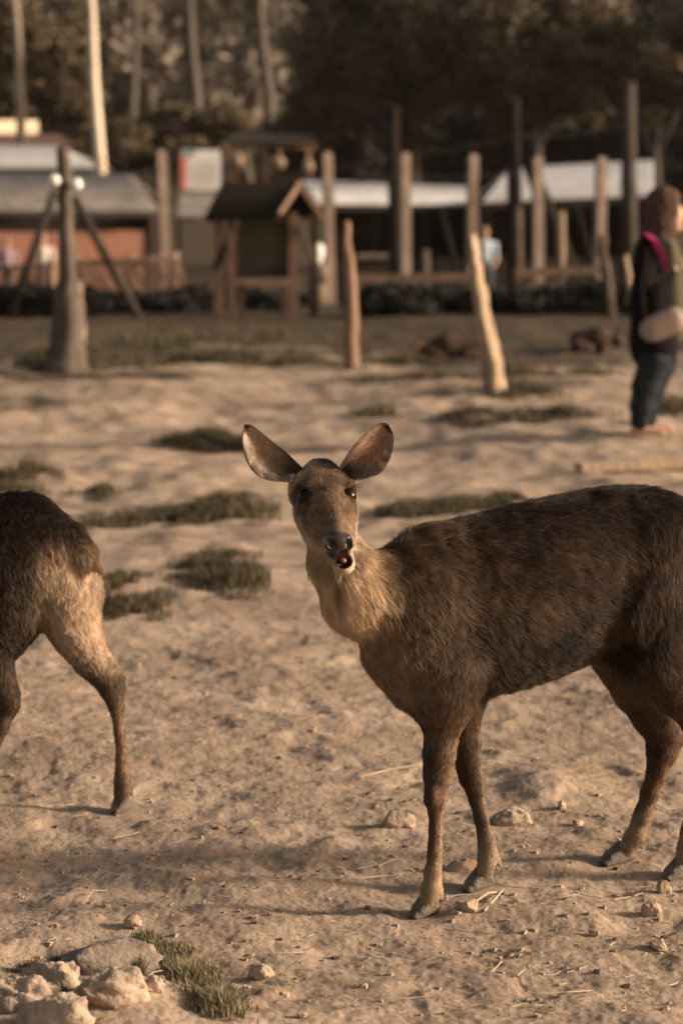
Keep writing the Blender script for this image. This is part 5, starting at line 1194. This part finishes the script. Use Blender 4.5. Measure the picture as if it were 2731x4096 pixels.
stone('dark dropping lying in front of the grass patch behind the doe', 1994, 2008, 46, 40, DUNG, 22, cat='dropping', name='dropping', sink=.08)

def blades(pos, ln, wd, seed, spread=.6):
    r_ = np.random.default_rng(seed); n = len(pos); a = r_.uniform(0, 6.283, n); d = np.stack([np.cos(a), np.sin(a), np.zeros(n)], 1)
    up = np.array([0, 0, 1.]); L_ = (ln * r_.uniform(.5, 1.3, n))[:, None]; k = r_.uniform(.15, 1, (n, 1)) * spread
    side = np.cross(d, up) * wd; m = pos + up * L_ * .6 + d * L_ * k * .35; t = pos + up * L_ * (1 - .35 * k) + d * L_ * k
    V = np.stack([pos - side, pos + side, m + side * .7, m - side * .7, t], 1).reshape(-1, 3); i = np.arange(n)[:, None] * 5
    return V, np.concatenate([i + [0, 1, 2, 3]], 1), np.concatenate([i + [3, 2, 4]], 1), np.repeat(np.clip(r_.normal(.5, .28, n), 0, 1), 5)
def grass_obj(name, label, patches, per, ln, wd, seed, mat=None):
    """patches: (px, py, half width px, half depth px, density)"""
    r_ = np.random.default_rng(seed); P = []; LL = []
    for px, py, wx, wy, dens, hl in patches:
        n = int(per * dens); jx = px + wx * .55 * r_.normal(size=n).clip(-2, 2); jy = py + wy * .55 * r_.normal(size=n).clip(-2, 2)
        for u, v, q in zip(jx, jy, 1.25 * np.exp(-(((jx - px) / wx) ** 2 + ((jy - py) / wy) ** 2) * .9)):
            d = ray(u, v); t = -CAM_H / d[2]; P.append((d[0] * t, d[1] * t)); LL.append(hl * max(.25, q))
    P = np.array(P); keep = n2(P[:, 0], P[:, 1], 4.0 if ln > .04 else 12.0, 44) + .5 * n2(P[:, 0], P[:, 1], 11.0, 45) > (-.12 if ln > .04 else -.38); P = P[keep]; LL = np.array(LL)[keep]
    pos = np.stack([P[:, 0], P[:, 1], gz(P[:, 0], P[:, 1]) - .004], 1)
    V, q4, q3, sh = blades(pos, ln * LL, wd, seed + 1)
    m = bpy.data.meshes.new(name); Fs = np.concatenate([q4.ravel(), q3.ravel()]).astype(np.int32); n = len(q4)
    m.vertices.add(len(V)); m.vertices.foreach_set('co', V.astype(np.float32).ravel()); m.loops.add(len(Fs)); m.loops.foreach_set('vertex_index', Fs)
    m.polygons.add(2 * n); m.polygons.foreach_set('loop_start', np.concatenate([np.arange(n) * 4, 4 * n + np.arange(n) * 3]).astype(np.int32)); m.polygons.foreach_set('loop_total', np.concatenate([np.full(n, 4), np.full(n, 3)]).astype(np.int32))
    m.update(calc_edges=True); m.materials.append(mat or GRASS); a = m.attributes.new('shade', 'FLOAT', 'POINT'); a.data.foreach_set('value', sh.astype(np.float32))
    o = bpy.data.objects.new(name, m); COL.objects.link(o); tag(o, label, 'grass', kind='stuff'); return o
grass_obj('bank_grass', 'short green grass running down the bank behind the stones', [(570, 3785, 100, 26, 1.0, .9), (660, 3825, 130, 40, 1.7, .9), (740, 3890, 130, 50, 2.0, 1), (790, 3960, 120, 60, 2.2, 1.1), (840, 4040, 130, 60, 2.2, 1.1), (890, 4110, 130, 50, 1.6, 1.1), (250, 3870, 60, 14, .7, .9), (130, 3905, 90, 12, .6, .7), (560, 3985, 30, 14, .5, 1.3), (430, 4020, 50, 16, .4, 1), (310, 3858, 40, 14, .5, 1), (480, 4085, 120, 24, .6, .9), (250, 4098, 50, 20, .4, 1)], 800, .034, .0012, 3, DRYGRASS)
grass_obj('turf_patches', 'dull green turf tufts scattered over the worn ground', [
    (520, 2420, 150, 95, 2.2, 1.0), (860, 2310, 170, 70, 2.2, 1.0), (960, 2350, 110, 60, 1.2, 1.0), (640, 2065, 330, 42, 2.6, 1.0), (900, 2050, 200, 50, 2.6, 1.2), (380, 2095, 120, 26, .8, .8), (1790, 2055, 260, 42, 3.2, 1.3), (1640, 2085, 120, 26, 1.0, 1.0), (2000, 2035, 120, 30, 1.2, 1.0),
    (800, 1745, 170, 28, 2.4, 1.6), (980, 1755, 110, 20, 1.0, 1.3), (90, 1915, 150, 24, 1.4, 1.4), (420, 1960, 70, 22, .4, 1), (60, 1960, 260, 14, .4, 1)], 2600, .062, .0019, 5)
grass_obj('far_turf', 'dull green turf tufts on the mounds around the posts', [
    (2080, 1612, 190, 20, 2.2, 1), (1880, 1700, 140, 22, 1.4, 1), (2060, 1705, 190, 24, 1.8, 1), (2280, 1700, 150, 20, 1.2, 1), (1500, 1670, 120, 14, .6, 1), (1700, 1560, 200, 18, 1.0, 1), (1480, 1560, 140, 18, .8, 1), (2070, 1508, 90, 16, 1.0, 1.3), (2300, 1545, 200, 14, .8, 1), (2680, 1640, 110, 22, 1.0, 1.3),
    (250, 1510, 170, 26, 4.0, 2.6), (180, 1490, 90, 20, 2, 2.2), (345, 1490, 70, 20, 1.6, 2.0), (740, 1485, 110, 14, 1.6, 1.6), (940, 1490, 130, 14, 1.8, 1.8), (560, 1500, 90, 10, .8, 1.4), (1180, 1465, 180, 14, 1.6, 1.6), (1100, 1355, 260, 16, 2, 1.6), (700, 1360, 330, 30, 2.4, 1.6), (1600, 1440, 200, 16, 1, 1.3), (460, 1430, 120, 12, 1, 1.3)], 900, .075, .004, 9)

def scatter(name, label, cat, n, fn, mat, x0=-20, x1=2750, y0=2350, y1=4090, seed=0):
    r_ = np.random.default_rng(seed); V = []; Fc = []
    y = y0 + (y1 - y0) * r_.random(n) ** .8; x = r_.uniform(x0, x1, n); P = np.array([_plane_hit(a, b) for a, b in zip(x, y)]); Z = gz(P[:, 0], P[:, 1])
    for (px, py), z in zip(P, Z): fn(r_, np.array([px, py, z]), V, Fc)
    o = mesh_obj(name, V, Fc, mat); tag(o, label, cat, kind='stuff'); return o
_ico = None
def crumb(r_, p, V, Fc):
    s = min(.009, .0012 * math.exp(r_.exponential(.62))); o = len(V); th = r_.uniform(0, 3)
    for a in range(5): q = th + a * 1.2566; k = s * r_.uniform(.7, 1.3); V.append(p + [k * math.cos(q), k * math.sin(q), -s * .2])
    for a in range(5): q = th + .4 + a * 1.2566; k = s * r_.uniform(.45, .9); V.append(p + [k * math.cos(q), k * math.sin(q), s * r_.uniform(.35, .75)])
    Fc += [(o + a, o + (a + 1) % 5, o + 5 + (a + 1) % 5, o + 5 + a) for a in range(5)] + [(o + 5, o + 6, o + 7, o + 8, o + 9)]
scatter('earth_crumbs', 'loose earth crumbs and tiny pebbles strewn over the ground', 'crumbs', 3600, crumb, CLOD, seed=4)
scatter('dark_litter', 'scattered dark bits of bark and droppings on the ground', 'litter', 700, crumb, noise_mat('dark_litter_tone', (.05, .035, .025), (.12, .085, .06), 30, .9, 0), seed=8)
def straw(r_, p, V, Fc):
    L_ = .018 * math.exp(r_.exponential(.55)); L_ = min(L_, .11); a = r_.normal(0, .55) + (math.pi if r_.random() < .5 else 0); d = np.array([math.cos(a), math.sin(a), r_.uniform(-.03, .10)]); w = np.array([-d[1], d[0], 0]) * r_.uniform(.0006, .0014); up = np.array([0, 0, .0014]); b = np.array([-d[1], d[0], .3]) * L_ * r_.uniform(-.12, .12); o = len(V)
    for t in (0, .5, 1): c = p + d * L_ * t + b * (4 * t * (1 - t)) + [0, 0, .003]; V.extend([c - w, c + w, c + up])
    for k in (0, 3): Fc += [(o + k + j, o + k + (j + 1) % 3, o + k + 3 + (j + 1) % 3, o + k + 3 + j) for j in range(3)]
    Fc += [(o, o + 2, o + 1), (o + 6, o + 7, o + 8)]
STRAWM = noise_mat('dry_straw', (.26, .19, .12), (.44, .335, .22), 30, .7, 0)
scatter('straw', 'short bits of dry straw strewn over the bare ground', 'straw', 240, straw, STRAWM, seed=6)
def stalk(label, pts, r=.0022):
    P = [ground_at(x, y) + [0, 0, .006 + dz] for x, y, dz in pts]; o = MB().tube(P, [r] * (len(P) - 1) + [r * .5], 5).build('dry_stalk', STRAWM); tag(o, label, 'stalk')
stalk('long pale stalk lying left of the near front leg', [(1440, 3118, 0), (1560, 3092, .004), (1690, 3065, 0)], .0018)
stalk('bent dry stalk beside the clod below the far front hoof', [(1885, 3628, 0), (1950, 3600, .01), (2010, 3585, .004)], .0026)
stalk('pale split stalk crossing the bent dry stalk', [(1935, 3655, 0), (1985, 3612, .008), (2015, 3585, .012)], .0028)
stalk('thin stalk right of the split stalk', [(2020, 3590, .0), (2060, 3620, .006), (2080, 3630, 0)], .0016)
stalk('upright twig of a small forked stalk on smooth earth', [(2110, 3890, .012), (2135, 3968, 0)], .0022)
stalk('slanting twig of the small forked stalk on smooth earth', [(2068, 3915, 0), (2112, 3890, .010)], .0018)
stalk('long thin stalk on the earth above the bank', [(455, 3365, 0), (560, 3345, .004), (680, 3338, 0)], .0016)
stalk('short pale stalk at the left above the flat rock', [(330, 3628, 0), (375, 3592, .012), (430, 3580, .004)], .0020)
